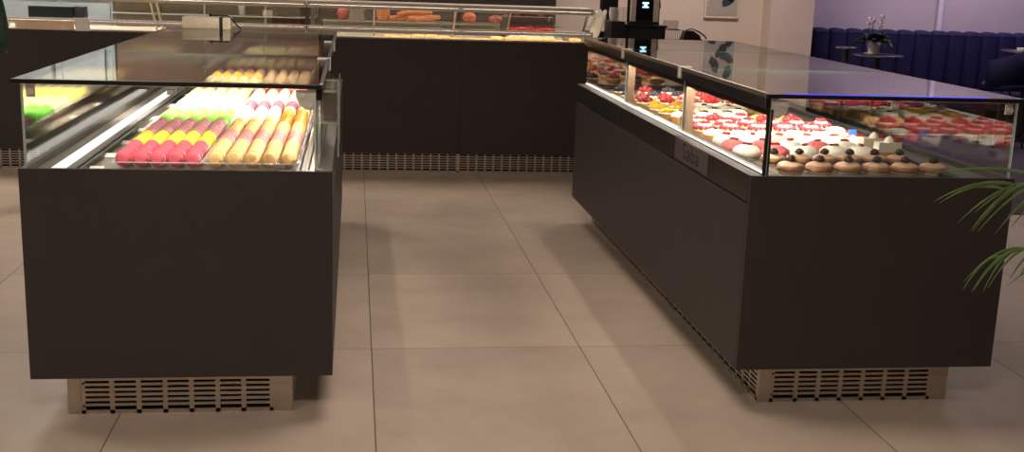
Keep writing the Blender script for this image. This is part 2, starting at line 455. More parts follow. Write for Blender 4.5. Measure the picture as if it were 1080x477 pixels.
caseL, uL, gL0, gL1 = display_case('charcoal refrigerated glass display case full of macarons', -1.113, 1, 1.04, (-1.006, -.219), (5.25, 6.4))
caseR, uR, gR0, gR1 = display_case('charcoal refrigerated glass display case of tarts and cream buns with engraved ledge', 2.468, -1, 1.032, (1.555, 2.328), (5.12, 6.27))
MB().box(uL(.085), uL(.125), YF + .05, YB - .75, DECK + .0125, DECK + .022, .002).build('sill_lamp_glare', M['led_glare_sill'], caseL)
MB().box(uR(gR1 + .004), uR(gR1 + .0065), YF + .03, YB - .04, ZP + .0065, ZP + .010).build('sill_lamp_glare', emis('ledge_glint', (1, .93, .82, 1), 2.6), caseR)  # LED reflection on the polished trim, made as a glowing strip
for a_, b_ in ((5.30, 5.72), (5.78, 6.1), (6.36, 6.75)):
    MB().box(uR(gR1 - .045), uR(gR1 - .012), a_, b_, ZP + .001, ZP + .005, .001).build('sill_lamp_glare', M['led_glare_sill'], caseR)  # glare patches on the inner sill, made as emissive strips
MB().box(uR(gR1 - .060), uR(gR1 - .0065), YF + .03, YB - .03, ZP - .006, ZP + .0005, .001).build('sill_cap', M['inner_grey'], caseR)
MB().box(uR(gR1 - .012), uR(gR1 + .008), YF + .0095, YF + .028, ZP, ZT - .056, .002).build('corner_post', M['rail_black'], caseR)
MB().box(2.31, 1.53, YF - .008, YF - .004, ZT + .0012, ZT + .0028).build('blue_edge_strip', M['blue_glow'], caseR)  # thin emissive blue strip along the top front edge
# engraved name plate on the ledge of the pastry case
MB().box(1.4335, 1.436, 4.50, 4.99, .806, .895, .001).build('name_plate', pbr('engraved_plate', rgb(112, 100, 98), .45, metal=.6), caseR)
cu = bpy.data.curves.new('lettering', 'FONT'); cu.body = 'Saba'; cu.size = .10; cu.extrude = .0006; cu.align_x = 'CENTER'; cu.space_character = 1.15
to = bpy.data.objects.new('tmp_text', cu); COL.objects.link(to)
bpy.context.view_layer.update()
me = bpy.data.meshes.new_from_object(to.evaluated_get(bpy.context.evaluated_depsgraph_get()))
bpy.data.objects.remove(to)
lt = bpy.data.objects.new('lettering', me); COL.objects.link(lt); me.materials.clear(); me.materials.append(pbr('engraving', rgb(28, 22, 24), .7))
# text faces -x, reading from far (left in view) to near (right)
lt.parent = caseR
lt.matrix_local = Matrix.Translation(Vector((1.4330, 4.745, .822)) - world_loc(caseR)) @ Matrix(((0, 0, -1, 0), (-1.2, 0, 0, 0), (0, 1, 0, 0), (0, 0, 0, 1)))

# ------------------------------------------------------------------ macarons
MC = {}
def maccol(n, c): MC[n] = pbr('macaron_' + n, rgb(*c), .6, noise=.07, scale=90, bump=.15)
maccol('raspberry', (226, 88, 106)); maccol('yellow', (248, 216, 66)); maccol('mauve', (206, 140, 144)); maccol('green', (112, 196, 52))
maccol('vanilla', (236, 222, 180)); maccol('peach', (232, 184, 120)); maccol('pink', (228, 128, 128)); maccol('orange', (240, 132, 36)); maccol('plum', (120, 44, 62))
maccol('beige', (214, 176, 132)); maccol('rose', (226, 138, 150)); maccol('red', (196, 60, 66)); maccol('lemon', (240, 214, 110))
CREAM = {k: pbr('filling_' + k, rgb(*c), .5, noise=.03) for k, c in {'raspberry': (250, 214, 210), 'yellow': (255, 246, 214), 'mauve': (246, 222, 216), 'green': (244, 250, 220), 'vanilla': (255, 250, 236), 'peach': (255, 244, 224), 'pink': (255, 232, 228), 'orange': (255, 226, 190), 'plum': (224, 180, 176), 'beige': (255, 244, 226), 'rose': (255, 236, 236), 'red': (250, 214, 208), 'lemon': (255, 248, 222)}.items()}
MR = .0265
def shell_prof(sg):
    # along +z away from the centre: ruffled foot then dome
    return [(0, sg * .0092), (.0225, sg * .0092), (MR, sg * .0098), (MR + .0008, sg * .0112), (MR - .0006, sg * .0126), (.0260, sg * .0136), (.0246, sg * .0170), (.0213, sg * .0206), (.0158, sg * .0232), (.008, sg * .0246), (0, sg * .0249)]
SLOPE = .0085
def dz(yv): return .004 + SLOPE * (yv - YF)
MY = Matrix.Rotation(PI / 2, 4, 'X')
def mac_meshes():
    a = MB().lathe(shell_prof(1), 20, MY); a = a.build('tmp_a', M['white'], off=(0, 0, 0), smooth=True)
    b = MB().lathe(shell_prof(-1), 20, MY).build('tmp_b', M['white'], off=(0, 0, 0), smooth=True)
    c = MB().lathe([(0, -.0093), (.0254, -.0093), (.0262, 0), (.0254, .0093), (0, .0093)], 20, MY).build('tmp_c', M['white'], off=(0, 0, 0), smooth=True)
    ms = [o.data for o in (a, b, c)]
    for o in (a, b, c): bpy.data.objects.remove(o)
    return ms
MS, MS2, MF = mac_meshes()
def col_mesh(src, m, name):
    d = src.copy(); d.name = name; d.materials.clear(); d.materials.append(m); return d
PROTO = {}
def mac_proto(c):
    if c not in PROTO: PROTO[c] = (col_mesh(MS, MC[c], 'shell'), col_mesh(MS2, MC[c], 'shell'), col_mesh(MF, CREAM[c], 'filling'))
    return PROTO[c]
NAME = {'raspberry': 'raspberry red', 'yellow': 'bright yellow', 'mauve': 'dusty mauve', 'green': 'apple green', 'vanilla': 'pale vanilla', 'peach': 'peach cream', 'pink': 'soft pink', 'orange': 'orange', 'plum': 'dark plum', 'beige': 'beige', 'rose': 'rose', 'red': 'red', 'lemon': 'lemon'}
TRAYZ = DECK + .002
ZC = TRAYZ + .005 + MR
PITCH = .0612
YM0 = 4.175
def left_col(yv):
    for lim, c in ((4.44, 'raspberry'), (4.69, 'yellow'), (5.08, 'mauve'), (5.40, 'green'), (5.72, 'vanilla'), (6.1, 'lemon'), (6.85, 'vanilla'), (7.10, 'yellow'), (9, 'rose')):
        if yv < lim: return c
def right_col(yv, k):
    if k >= 3 and 5.02 < yv < 5.42: return 'orange'
    for lim, c in ((4.50, 'peach'), (4.74, 'pink'), (5.05, 'peach'), (5.50, 'vanilla'), (5.74, 'plum'), (6.2, 'vanilla'), (6.5, 'red'), (9, 'beige')):
        if yv < lim: return c
LX = [-.806 + .0592 * k for k in range(5)]
RX = [-.490 + .0640 * k for k in range(5)]
rows = int((7.26 - YM0) / PITCH) + 1
NIND = 30
rest = {}
blk = {}
for side, xs in (('left', LX), ('right', RX)):
    for i in range(rows):
        yv = YM0 + PITCH * i
        for k in range(5):
            c = left_col(yv) if side == 'left' else right_col(yv, k)
            xx = xs[k] + random.uniform(-.002, .002); y2 = yv + random.uniform(-.004, .004)
            rot = Euler((math.radians(-20 + random.uniform(-8, 8)), random.uniform(0, 6.28) * 0, math.radians(random.uniform(-9, 9))))
            if i < NIND:
                key = (side, c, k); 
                first = blk.setdefault((side, c), {}); n = first.setdefault(k, 0) + 1; first[k] = n
                if (side, c, k, 'last') in blk and i - blk[(side, c, k, 'last')] > 1: pass
                blk[(side, c, k, 'last')] = i
                lab = '%s macaron in %s-hand trays, %s column from left, %s back in that colour' % (NAME[c], side, ORD[k + 1], ORD[n] if n < 16 else 'farthest')
                root = thing('macaron', lab, 'macaron', (xx, y2, ZC + dz(y2)), 'macarons standing in the %s-hand trays' % side)
                root.rotation_euler = rot
                s1, s2, fl = mac_proto(c)
                for nm, d in (('shell', s1), ('shell', s2), ('filling', fl)):
                    o = bpy.data.objects.new(nm, d); COL.objects.link(o); o.parent = root
            else:
                rest.setdefault(c, []).append(Matrix.Translation((xx, y2, ZC + dz(y2))) @ rot.to_matrix().to_4x4())
bm = bmesh.new(); mats = []
for c, lst in rest.items():
    for part, mt in ((MS, MC[c]), (MS2, MC[c]), (MF, CREAM[c])):
        if mt not in mats: mats.append(mt)
        mi = mats.index(mt)
        for mtx in lst:
            n0 = len(bm.verts); f0 = len(bm.faces)
            bm.from_mesh(part); bm.verts.ensure_lookup_table(); bm.faces.ensure_lookup_table()
            bmesh.ops.transform(bm, matrix=mtx, verts=bm.verts[n0:])
            for fc in bm.faces[f0:]: fc.material_index = mi; fc.smooth = True
me = bpy.data.meshes.new('macarons'); bm.to_mesh(me); bm.free()
for mm in mats: me.materials.append(mm)
o = bpy.data.objects.new('macarons', me); COL.objects.link(o)
tag(o, 'rows of macarons filling the far half of the macaron case', 'macarons', kind='stuff')

# clear scalloped trays
def tray(xs, y0, y1, label):
    pit = xs[1] - xs[0]; x0, x1 = xs[0] - pit / 2, xs[-1] + pit / 2
    prof = []
    n = 60
    for i in range(n + 1):
        xx = x0 + (x1 - x0) * i / n
        ph = ((xx - xs[0]) / pit + .5) % 1.0 - .5
        prof.append((xx, TRAYZ + .004 + .018 * (abs(ph) * 2) ** 2))
    top = prof; bot = [(a, b - .0016) for a, b in reversed(prof)]
    t = thing('macaron_tray', label, 'tray', ((x0 + x1) / 2, (y0 + y1) / 2, DECK + dz((y0 + y1) / 2)), 'clear plastic macaron trays')
    Z0 = world_loc(t).z - DECK
    def shear(mb):
        for v in mb.bm.verts: v.co.z += dz(v.co.y)
        return mb
    shear(MB().prism(top + bot, 'y', y0 + .004, y1 - .004)).build('scalloped_bed', M['plastic'], t, smooth=True)
    rim = MB()
    z = TRAYZ + .022
    rim.box(x0 - .006, x1 + .006, y0 - .008, y0 + .004, z, z + .003, .001); rim.box(x0 - .006, x1 + .006, y1 - .004, y1 + .001, z, z + .003, .001)
    rim.box(x0 - .008, x0, y0, y1, z, z + .003, .001); rim.box(x1, x1 + .008, y0, y1, z, z + .003, .001)
    shear(rim).build('rim', M['rim_plastic'], t)
edges = [YM0 - .036 + PITCH * q for q in (0, 9, 18, 27, 36, 45, 53)]
names = ['at the front glass', 'second from the front glass', 'third from the front glass', 'fourth from the front glass', 'fifth from the front glass', 'at the far end']
for side, xs in (('left', LX), ('right', RX)):
    for q in range(6):
        tray(xs, edges[q] + .002, min(edges[q + 1], 7.34) - .002, 'clear scalloped plastic tray of macarons, %s-hand row, %s' % (side, names[q]))
# price cards along the rail
for q, (cx, cyy) in enumerate(((-.895, 4.13), (-.905, 4.42), (-.9, 4.74), (-.905, 5.1), (-.9, 5.5), (-.905, 6.0), (-.9, 6.5))):
    mb = MB().box(cx - .026, cx + .026, cyy - .004, cyy + .034, DECK + .0005, DECK + .003, .0005)
    mb.prism([(cyy - .004, DECK + .003), (cyy + .034, DECK + .003), (cyy + .034, DECK + .012)], 'x', cx - .024, cx + .024)
    tag(mb.build('price_card', M['white']), 'small blank white card beside the macaron trays, %s from the front' % ORD[q + 1], 'price card', 'white cards beside the macarons')

# acrylic holder on the ledge of the macaron case
t = thing('acrylic_holder', 'clear acrylic holder on the right ledge of the macaron case', 'holder', (-.09, 4.45, ZP))
hx0, hx1, hy0, hy1 = -.128, -.056, 4.30, 4.62
mb = MB().box(hx0, hx0 + .004, hy0, hy1, ZP + .001, 1.185).box(hx1 - .004, hx1, hy0, hy1, ZP + .001, 1.185).box(hx0 + .004, hx1 - .004, hy0, hy0 + .004, ZP + .001, 1.185).box(hx0 + .004, hx1 - .004, hy1 - .004, hy1, ZP + .001, 1.185)
mb.build('box_walls', M['acrylic'], t)
for xa in (hx0, hx1 - .003):
    for ya in (hy0 - .001, hy1 - .003): MB().box(xa, xa + .004, ya, ya + .004, ZP + .001, 1.182).build('edge', M['glass_edge'], t)
MB().box(hx0, hx1, hy0 - .001, hy0 + .003, 1.183, 1.187).build('top_edge', M['glass_edge'], t)
MB().box(hx0 + .006, hx1 - .006, hy0 + .01, hy1 - .01, 1.02, 1.026, .001).build('shelf', M['steel'], t)
MB().box(hx0 + .012, hx1 - .012, hy0 + .1, hy0 + .2, 1.027, 1.13, .003).build('leaflet_stack', pbr('leaflet', rgb(120, 110, 100), .6), t)

# ------------------------------------------------------------------ pastries
PM = dict(
    choux=pbr('choux', rgb(140, 100, 74), .65, noise=.22, scale=60, bump=.5),
    glaze=pbr('caramel_glaze', rgb(188, 150, 120), .3, noise=.12, scale=40, coat=.2),
    berry=pbr('blackberry', rgb(46, 32, 34), .4, noise=.15, scale=80),
    doily=pbr('paper_cup', rgb(238, 228, 210), .7, noise=.03),
    pinkdome=pbr('raspberry_dome', rgb(222, 112, 112), .8, noise=.25, scale=120, bump=.9),
    whitedome=pbr('coconut_dome', rgb(240, 232, 216), .8, noise=.08, scale=120, bump=.5),
    redfruit=pbr('red_fruit', rgb(160, 34, 38), .25, noise=.15, scale=60, coat=.4),
    rasp=pbr('raspberry', rgb(172, 48, 62), .4, noise=.2, scale=120, bump=.6),
    crust=pbr('tart_crust', rgb(222, 168, 98), .7, noise=.12, scale=60, bump=.3),
    cream=pbr('cream', rgb(246, 236, 214), .5, noise=.03),
    mango=pbr('yellow_fruit', rgb(240, 190, 50), .25, noise=.12, scale=50, coat=.4),
    blue=pbr('dark_berry', rgb(44, 34, 52), .35, noise=.2, scale=80),
    choc=pbr('chocolate', rgb(52, 32, 26), .3, noise=.1, scale=40),
    gold=pbr('golden_pastry', rgb(206, 160, 100), .5, noise=.2, scale=40, bump=.3),
)
def pastry_root(name, label, cat, loc, group): return thing(name, label, cat, loc, group)
def berries_part(root, n, rad, z, m, name, r=.011, sz=1.0, base=None):
    src = None
    for k in range(n):
        a = 2 * PI * k / n + .2
        p = Vector((rad * math.cos(a), rad * math.sin(a), z))
        if src is None:
            src = MB().ball((0, 0, 0), r, 1, 1, sz, 10, 7, jit=.0006).build(name, m, off=(0, 0, 0), smooth=True)
            src.parent = root; src.location = p
        else:
            o = src.copy(); COL.objects.link(o); o.location = p; o.parent = root
    return src
PROT = {}
def tmp(name, cat): return thing(name, '', cat, (0, 0, 0))
def make_choux():
    t = tmp('choux_bun', 'pastry')
    MB().lathe([(.030, .0005), (.046, .0015), (.049, .006), (.047, .008), (.030, .004)], 24).build('paper_cup', PM['doily'], t, True)
    prof = [(0, .003), (.036, .004), (.051, .010), (.0555, .020), (.0550, .029), (.051, .037), (.049, .039)]
    mb = MB().lathe(prof, 26)
    for v in mb.bm.verts: v.co += Vector((random.uniform(-1, 1), random.uniform(-1, 1), random.uniform(-1, 1))) * .0012
    mb.build('bun', PM['choux'], t, True)
    MB().lathe([(.0505, .0375), (.048, .041), (.043, .0455), (.032, .050), (.015, .053), (0, .054)], 26).build('glaze', PM['glaze'], t, True)
    mb = MB()
    for q in range(14):
        a = q * 2.4; zz = .057 + .014 * (q / 13); rr = .0155 * math.sqrt(max(0.05, 1 - (q / 13) ** 2))
        mb.ball((rr * math.cos(a), rr * math.sin(a), zz), .0055, u=8, v=6)
    mb.ball((0, 0, .061), .0165, 1, 1, .75, 10, 8)
    mb.build('blackberry', PM['berry'], t, True)
    for ch in t.children:
        for v in ch.data.vertices: v.co.z = v.co.z * .82 if ch.name.split('.')[0] != 'blackberry' else v.co.z * 1.1 - .013
    return t
def make_dome(kind):
    t = tmp('dome_cake', 'pastry')
    MB().box(-.05, .05, -.05, .05, .0005, .003, .001).build('cake_board', PM['doily'], t)
    mb = MB().lathe([(0, .003), (.046, .003), (.057, .010), (.060, .020), (.056, .034), (.043, .046), (.024, .053), (0, .055)], 28)
    mb.build('dome', PM[kind], t, True)
    mb = MB().box(-.019, .019, -.009, .009, .052, .062, .003)
    mb.build('topping', PM['redfruit'], t, True)
    return t
def tart_shell(t, r=.052, h=.03):
    n = 28
    MB().lathe([(0, .001), (r * .86, .001), (r, h), (r - .004, h), (r * .82, .006), (0, .006)], n).build('crust', PM['crust'], t, True)
def make_rasp():
    t = tmp('raspberry_tart', 'pastry')
    tart_shell(t)
    MB().lathe([(.0, .018), (.047, .026), (.044, .042), (.0, .046)], 24).build('cream', PM['cream'], t, True)
    src = berries_part(t, 11, .042, .046, PM['rasp'], 'raspberry', .0115, 1.05)
    MB().lathe([(0, .044), (.030, .044), (.034, .056), (.026, .064), (0, .066)], 20).build('cream_top', PM['cream'], t, True)
    src = berries_part(t, 5, .018, .068, PM['redfruit'], 'strawberry_slice', .011, .8)
    return t
def make_crown():
    t = tmp('strawberry_tart', 'pastry')
    tart_shell(t)
    MB().lathe([(.0, .018), (.047, .026), (.040, .036), (.0, .040)], 24).build('cream', PM['cream'], t, True)
    berries_part(t, 7, .030, .046, PM['redfruit'], 'strawberry', .015, 1.15)
    MB().ball((0, 0, .058), .018, 1, 1, 1.1, 12, 8, jit=.0008).build('strawberry', PM['redfruit'], t, True)
    return t
def make_yellow():
    t = tmp('mango_tart', 'pastry')
    tart_shell(t)
    MB().lathe([(.0, .018), (.047, .026), (.040, .034), (.0, .036)], 24).build('cream', PM['cream'], t, True)
    for k in range(9):
        a = k * 2.4; rr = .012 * math.sqrt(k) 
        MB().box(-.013, .013, -.012, .012, -.008, .010, .004, rot=Euler((random.uniform(-.4, .4), random.uniform(-.4, .4), random.uniform(0, 3))).to_matrix()).build('mango_cube', PM['mango'], t, True, off=(-rr * math.cos(a), -rr * math.sin(a), -.046 + .001 * k))
    return t
def make_dark():
    t = tmp('dark_berry_tart', 'pastry')
    tart_shell(t)
    MB().lathe([(.0, .018), (.047, .026), (.040, .036), (.0, .040)], 24).build('cream', PM['cream'], t, True)
    berries_part(t, 8, .031, .045, PM['blue'], 'berry', .0135, 1)
    berries_part(t, 3, .012, .055, PM['blue'], 'berry', .0125, 1)
    return t
def make_white():
    t = tmp('cream_tart', 'pastry')
    tart_shell(t)
    MB().lathe([(.0, .018), (.049, .028), (.050, .038), (.040, .046), (.038, .050), (.026, .054), (.012, .058), (0, .059)], 24).build('cream_swirl', PM['cream'], t, True)
    MB().box(-.016, .016, -.006, .006, .056, .066, .002).build('chocolate_piece', PM['choc'], t)
    return t
def make_slice():
    t = tmp('cake_slice', 'cake')
    pr = [(-.055, -.03), (.055, -.012), (.055, .012), (-.055, .03)]
    MB().prism(pr, 'z', .003, .030).build('sponge', PM['crust'], t)
    MB().prism([(a * .99, b * .97) for a, b in pr], 'z', .030, .072).build('cream', PM['cream'], t)
    MB().lathe([(0, .072), (.022, .072), (.017, .084), (.006, .096), (0, .099)], 14).build('cream_peak', PM['cream'], t, True)
    MB().ball((.032, 0, .078), .016, 1.2, .8, .8, 12, 8).build('strawberry', PM['redfruit'], t, True)
    MB().box(-.06, .062, -.034, .034, .0005, .003, .001).build('cake_board', PM['doily'], t)
    return t
def make_gold():
    t = tmp('golden_pastry', 'pastry')
    mb = MB()
    pts = [(.05 * math.cos(a), .02 - .035 * math.sin(a) * 1.0, .024) for a in [PI * k / 8 for k in range(9)]]
    mb.tube(pts, [.010, .016, .021, .024, .025, .024, .021, .016, .010], 12)
    mb.build('dough', PM['gold'], t, True)
    MB().box(-.055, .055, -.045, .045, .0005, .0025, .001).build('paper', PM['doily'], t)
    return t
MAKE = dict(choux=make_choux, pink=lambda: make_dome('pinkdome'), white=lambda: make_dome('whitedome'), rasp=make_rasp, crown=make_crown, yellow=make_yellow, dark=make_dark, cream=make_white, slice=make_slice, gold=make_gold)
DESC = dict(choux='caramel glazed choux bun with a blackberry', pink='pink raspberry dome cake with red topping', white='white dome cake with red topping', rasp='raspberry ringed cream tart', crown='strawberry heaped tart', yellow='yellow fruit tart', dark='dark berry tart', cream='white cream swirl tart', slice='white cream cake slice with strawberry', gold='golden crescent pastry')
cnt = {}
def place(kind, xx, yy, rowname, rz=0, sc=1):
    cnt.setdefault((kind, rowname), 0); cnt[(kind, rowname)] += 1
    lab = '%s, %s from left in the %s' % (DESC[kind], ORD[cnt[(kind, rowname)]], rowname)
    if kind not in PROT:
        o = MAKE[kind](); PROT[kind] = o
        o.location = (xx, yy, DECK + .001); o.rotation_euler = (0, 0, rz); o.scale = (sc,) * 3; o['label'] = lab
    else:
        o = dup(PROT[kind], (xx, yy, DECK + .001), (0, 0, rz), sc, lab)
    o['group'] = DESC[kind].split(' with')[0] + 's in the pastry case'
    return o
for k in range(6): place('choux', 1.688 + .1180 * k, 4.25, 'front row', random.uniform(0, 6))
for k in range(6): place('choux', 1.690 + .1095 * k, 4.445 + .003 * k, 'second row', random.uniform(0, 6), .96)
def row(yv, kinds, rowname, x0=1.635, dx=.127, sc=1.0):
    for k, kd in enumerate(kinds):
        if kd: place(kd, x0 + dx * k + random.uniform(-.004, .004), yv + random.uniform(-.008, .008), rowname, random.uniform(-.3, .3) if kd == 'slice' else random.uniform(0, 6), sc)
row(4.62, ['white', 'pink', 'white', 'white', 'white', 'slice'], 'third row')
row(4.765, ['pink', 'pink', 'white', 'pink', 'white', 'slice'], 'fourth row', 1.63, .126, sc=.98)
row(4.92, ['white', 'white', 'pink', 'white', 'white', 'white'], 'fifth row', 1.64, .126)
row(5.07, ['cream', 'white', 'white', 'cream', 'white', 'pink'], 'sixth row', 1.64)
row(5.22, ['rasp', 'rasp', 'rasp', 'rasp', 'rasp', 'cream'], 'seventh row', 1.635, .130)
row(5.38, ['rasp', 'rasp', 'rasp', 'rasp', 'rasp', 'rasp'], 'eighth row', 1.66, .122)
row(5.55, ['rasp', 'crown', 'rasp', 'crown', 'crown'], 'ninth row', 1.66, .13)
row(5.72, ['cream', 'cream', 'cream', 'gold', 'gold'], 'tenth row', 1.66, .13)
row(5.88, ['yellow', 'cream', 'cream', 'cream', 'gold'], 'eleventh row', 1.63, .13)
row(6.03, ['yellow', 'yellow', 'cream', 'cream', 'gold'], 'twelfth row', 1.62, .13)
row(6.18, ['yellow', 'yellow', 'cream', 'cream', 'cream'], 'thirteenth row', 1.64, .13)
row(6.34, ['crown', 'crown', 'crown', 'crown', 'rasp'], 'fourteenth row', 1.63, .13)
row(6.50, ['crown', 'crown', 'rasp', 'crown', 'rasp'], 'fifteenth row', 1.65, .13)
ORD += ['sixteenth', 'seventeenth']
row(6.68, ['dark', 'dark', 'dark', 'crown'], 'sixteenth row', 1.62, .15)
row(6.92, ['dark', 'crown', 'dark', 'gold'], 'last row', 1.62, .15)
# blue price sign
t = thing('price_sign', 'small blue and white price sign standing among the cakes', 'price sign', (2.27, 5.0, DECK))
MB().box(2.25, 2.29, 5.0, 5.003, DECK + .05, DECK + .075, .001).build('card', pbr('blue_card', rgb(60, 120, 215), .5), t)
MB().cyl((2.27, 5.0015, DECK + .0005), .002, .05).cyl((2.27, 5.0015, DECK + .0005), .014, .004).build('stand', M['white'], t)
# serving tongs
mb = MB().tube([(1.60, 7.0, DECK + .012), (1.60, 7.1, DECK + .02), (1.61, 7.22, DECK + .012)], .005).tube([(1.63, 7.0, DECK + .012), (1.625, 7.1, DECK + .02), (1.61, 7.22, DECK + .012)], .005)
tag(mb.build('serving_tongs', M['steel'], smooth=True), 'steel serving tongs lying at the far end of the pastry case', 'tongs')

# ------------------------------------------------------------------ steel box with strap on top of the macaron case
t = thing('steel_box', 'brushed steel box with black strap on the far end of the macaron case', 'box', (-.875, 7.25, ZT))
MB().box(-1.022, -.74, 7.19, 7.34, ZT + .001, ZT + .068, .004).build('body', pbr('box_grey', rgb(196, 184, 170), .45, metal=.2), t)
MB().box(-.805, -.785, 7.187, 7.343, ZT + .0005, ZT + .071, .002).build('strap', M['black'], t)
mb = MB().tube([(-.85, 7.26, ZT + .078), (-.80, 7.25, ZT + .080), (-.76, 7.24, ZT + .078), (-.735, 7.23, ZT + .06), (-.70, 7.22, ZT + .02), (-.68, 7.21, ZT + .006)], .0045)
mb.ball((-.862, 7.26, ZT + .081), .012)
mb.build('cable', M['black'], t, True)

# ------------------------------------------------------------------ back serving counters
CY = 9.10
M['top_lip'] = pbr('shelf_lip', rgb(212, 198, 182), .5, metal=.0)
def counter(x0, x1, label, cols):
    t = thing('serving_counter', label, 'counter', ((x0 + x1) / 2, CY + .45, 0), 'serving counters along the back')
    MB().box(x0, x1, CY, CY + .025, .155, 1.052, .002).build('front_panel', M['laminate'], t)
    MB().box(x0 + .004, x1 - .004, CY + .06, CY + .85, .004, 1.03).build('carcass', M['dark_inside'], t)
    g = MB(); lattice_x(g, x0, x1, CY + .030, CY + .038, 0, .155, cols, 7, .008, .014, .014); g.build('plinth_grille', M['plinth_steel'], t)
    MB().box(x0, x1, CY + .004, CY + .045, 1.0525, 1.066, .002).build('front_sill', M['steel'], t)
    MB().box(x0, x1, CY + .046, CY + .86, 1.031, 1.05, .002).build('deck', pbr('pale_deck', rgb(222, 208, 184), .35), t)
    mb = MB().box(x0 + .01, x1 - .01, CY + .012, CY + .018, 1.0665, 1.1275); mb.build('front_glass', M['glass'], t)
    MB().box(x0, x1, CY + .006, CY + .05, 1.128, 1.142, .002).build('front_rail', M['satin'], t)
    MB().box(x0, x1, CY + .006, CY + .010, 1.108, 1.1275, .001).build('rail_lip', M['satin'], t)
    MB().box(x0 + .02, x1 - .02, CY + .024, CY + .046, 1.1225, 1.1275).build('counter_lamp', M['led_counter'], t)
    MB().box(x0, x1, CY + .02, CY + .40, 1.300, 1.328, .004).build('top_shelf', pbr('shelf_steel', rgb(212, 198, 182), .5, metal=.0), t)
    MB().box(x0, x1, CY + .02, CY + .026, 1.276, 1.2995, .001).build('shelf_lip', M['top_lip'], t)
    MB().box(x0 + .02, x1 - .02, CY + .05, CY + .07, 1.294, 1.2995).build('shelf_lamp', M['led_counter'], t)
    return t
cA = counter(-4.7, -.37, 'long charcoal serving counter at the far left behind the macaron case', 62)
cB = counter(-.36, .8295, 'middle charcoal serving counter facing the aisle, holding flat golden pastries', 17)
cC = counter(.8300, 1.885, 'charcoal serving counter at right end by the plates and strawberry cake', 15)
def arm(par, xx, w=.014, m='steel'):
    mb = MB().prism([(CY + .10, 1.30), (CY + .13, 1.30), (CY + .43, 1.05), (CY + .40, 1.05)], 'x', xx - w / 2, xx + w / 2)
    mb.build('glass_arm', M[m], par)
for par, lst in ((cA, (-1.50, -1.545, -2.66, -2.73)), (cB, (.155, .795)), (cC, (1.235, 1.86))):
    for a in lst: arm(par, a)
def tilt_glass(par, x0, x1):
    MB().prism([(CY + .112, 1.296), (CY + .118, 1.296), (CY + .418, 1.053), (CY + .412, 1.053)], 'x', x0, x1).build('tilted_glass', M['glass'], par)
tilt_glass(cA, -4.6, -.42); tilt_glass(cB, -.30, .815); tilt_glass(cC, .84, 1.84)
mb = MB().box(-.375, -.345, CY + .06, CY + .09, 1.143, 1.299, .003); mb.build('upright', M['steel_dark'], cA)
mb = MB().box(-.335, -.30, CY + .06, CY + .09, 1.143, 1.299, .003); mb.build('upright', M['steel'], cB)

# flat pastries on the counters
def loaf_mesh(L, r, name, m, bump=.004):
    mb = MB()
    n = 9
    pts = [(-L / 2 + L * k / (n - 1), 0, r * .8) for k in range(n)]
    rs = [r * (.45 + .55 * math.sin(PI * (k + .6) / (n + .2)) ** .6) for k in range(n)]
    mb.tube(pts, rs, 12)
    for v in mb.bm.verts:
        v.co.z = max(v.co.z, .001) + random.uniform(-1, 1) * bump * .3; v.co.y += random.uniform(-1, 1) * bump * .4
        v.co.z = max(v.co.z, .001)
    return mb.build(name, m, off=(0, 0, 0), smooth=True)
flat = None
k = 0
for xx in [.18 + .105 * i for i in range(16)]:
    for rowy in (CY + .09,):
        k += 1
        lab = 'golden flat pastry on the back counter deck, %s from left' % (ORD[k] if k < 18 else 'last')
        if flat is None:
            flat = loaf_mesh(.10, .024, 'flat_pastry', PM['gold']); o = flat
        else:
            o = flat.copy(); COL.objects.link(o)
        o.location = (xx, rowy, 1.0505); o.rotation_euler = (0, 0, random.uniform(-.2, .2)); o.scale = (1, 1, random.choice((.45, .6, .8, 1.0)))
        tag(o, lab, 'pastry', 'golden pastries on the back counter')
# strawberry pastries behind the macaron case
k = 0
for xx in (-.62, -.55, -.48, -.41):
    k += 1
    o = dup(PROT['crown'], (xx, CY + .30, 1.051), (0, 0, k), .8, 'strawberry tart on the back counter beyond the macaron case, %s from left' % ORD[k], 'strawberry tarts on the back counter')
# strawberry cake on the right counter
t = thing('strawberry_cake', 'long white cake heaped with strawberries on the right end of the back counter', 'cake', (1.42, CY + .25, 1.0505))
MB().box(1.20, 1.66, CY + .13, CY + .37, 1.0505, 1.075, .004).build('cake_board', M['porcelain'], t)
MB().box(1.24, 1.60, CY + .16, CY + .34, 1.0755, 1.13, .008).build('cake_body', PM['cream'], t, True)
src = None
for i in range(14):
    for j in range(3):
        p_ = (1.255 + .0255 * i, CY + .19 + .055 * j, 1.138 + random.uniform(0, .014))
        if src is None: src = MB().ball((0, 0, 0), .019, 1, 1, 1.15, 10, 7).build('strawberry', PM['redfruit'], off=(0, 0, 0), smooth=True); o = src
        else: o = src.copy(); COL.objects.link(o)
        o.parent = t; o.location = Vector(p_) - world_loc(t)
t = thing('dark_tray', 'dark oblong tray with a small label standing behind the strawberry cake', 'tray', (1.43, CY + .52, 1.05))
MB().box(1.20, 1.66, CY + .52, CY + .54, 1.051, 1.20, .004).build('panel', M['black_unit'], t)
MB().box(1.395, 1.465, CY + .515, CY + .519, 1.125, 1.165, .001).build('label_card', pbr('grey_card', rgb(120, 112, 106), .6), t)
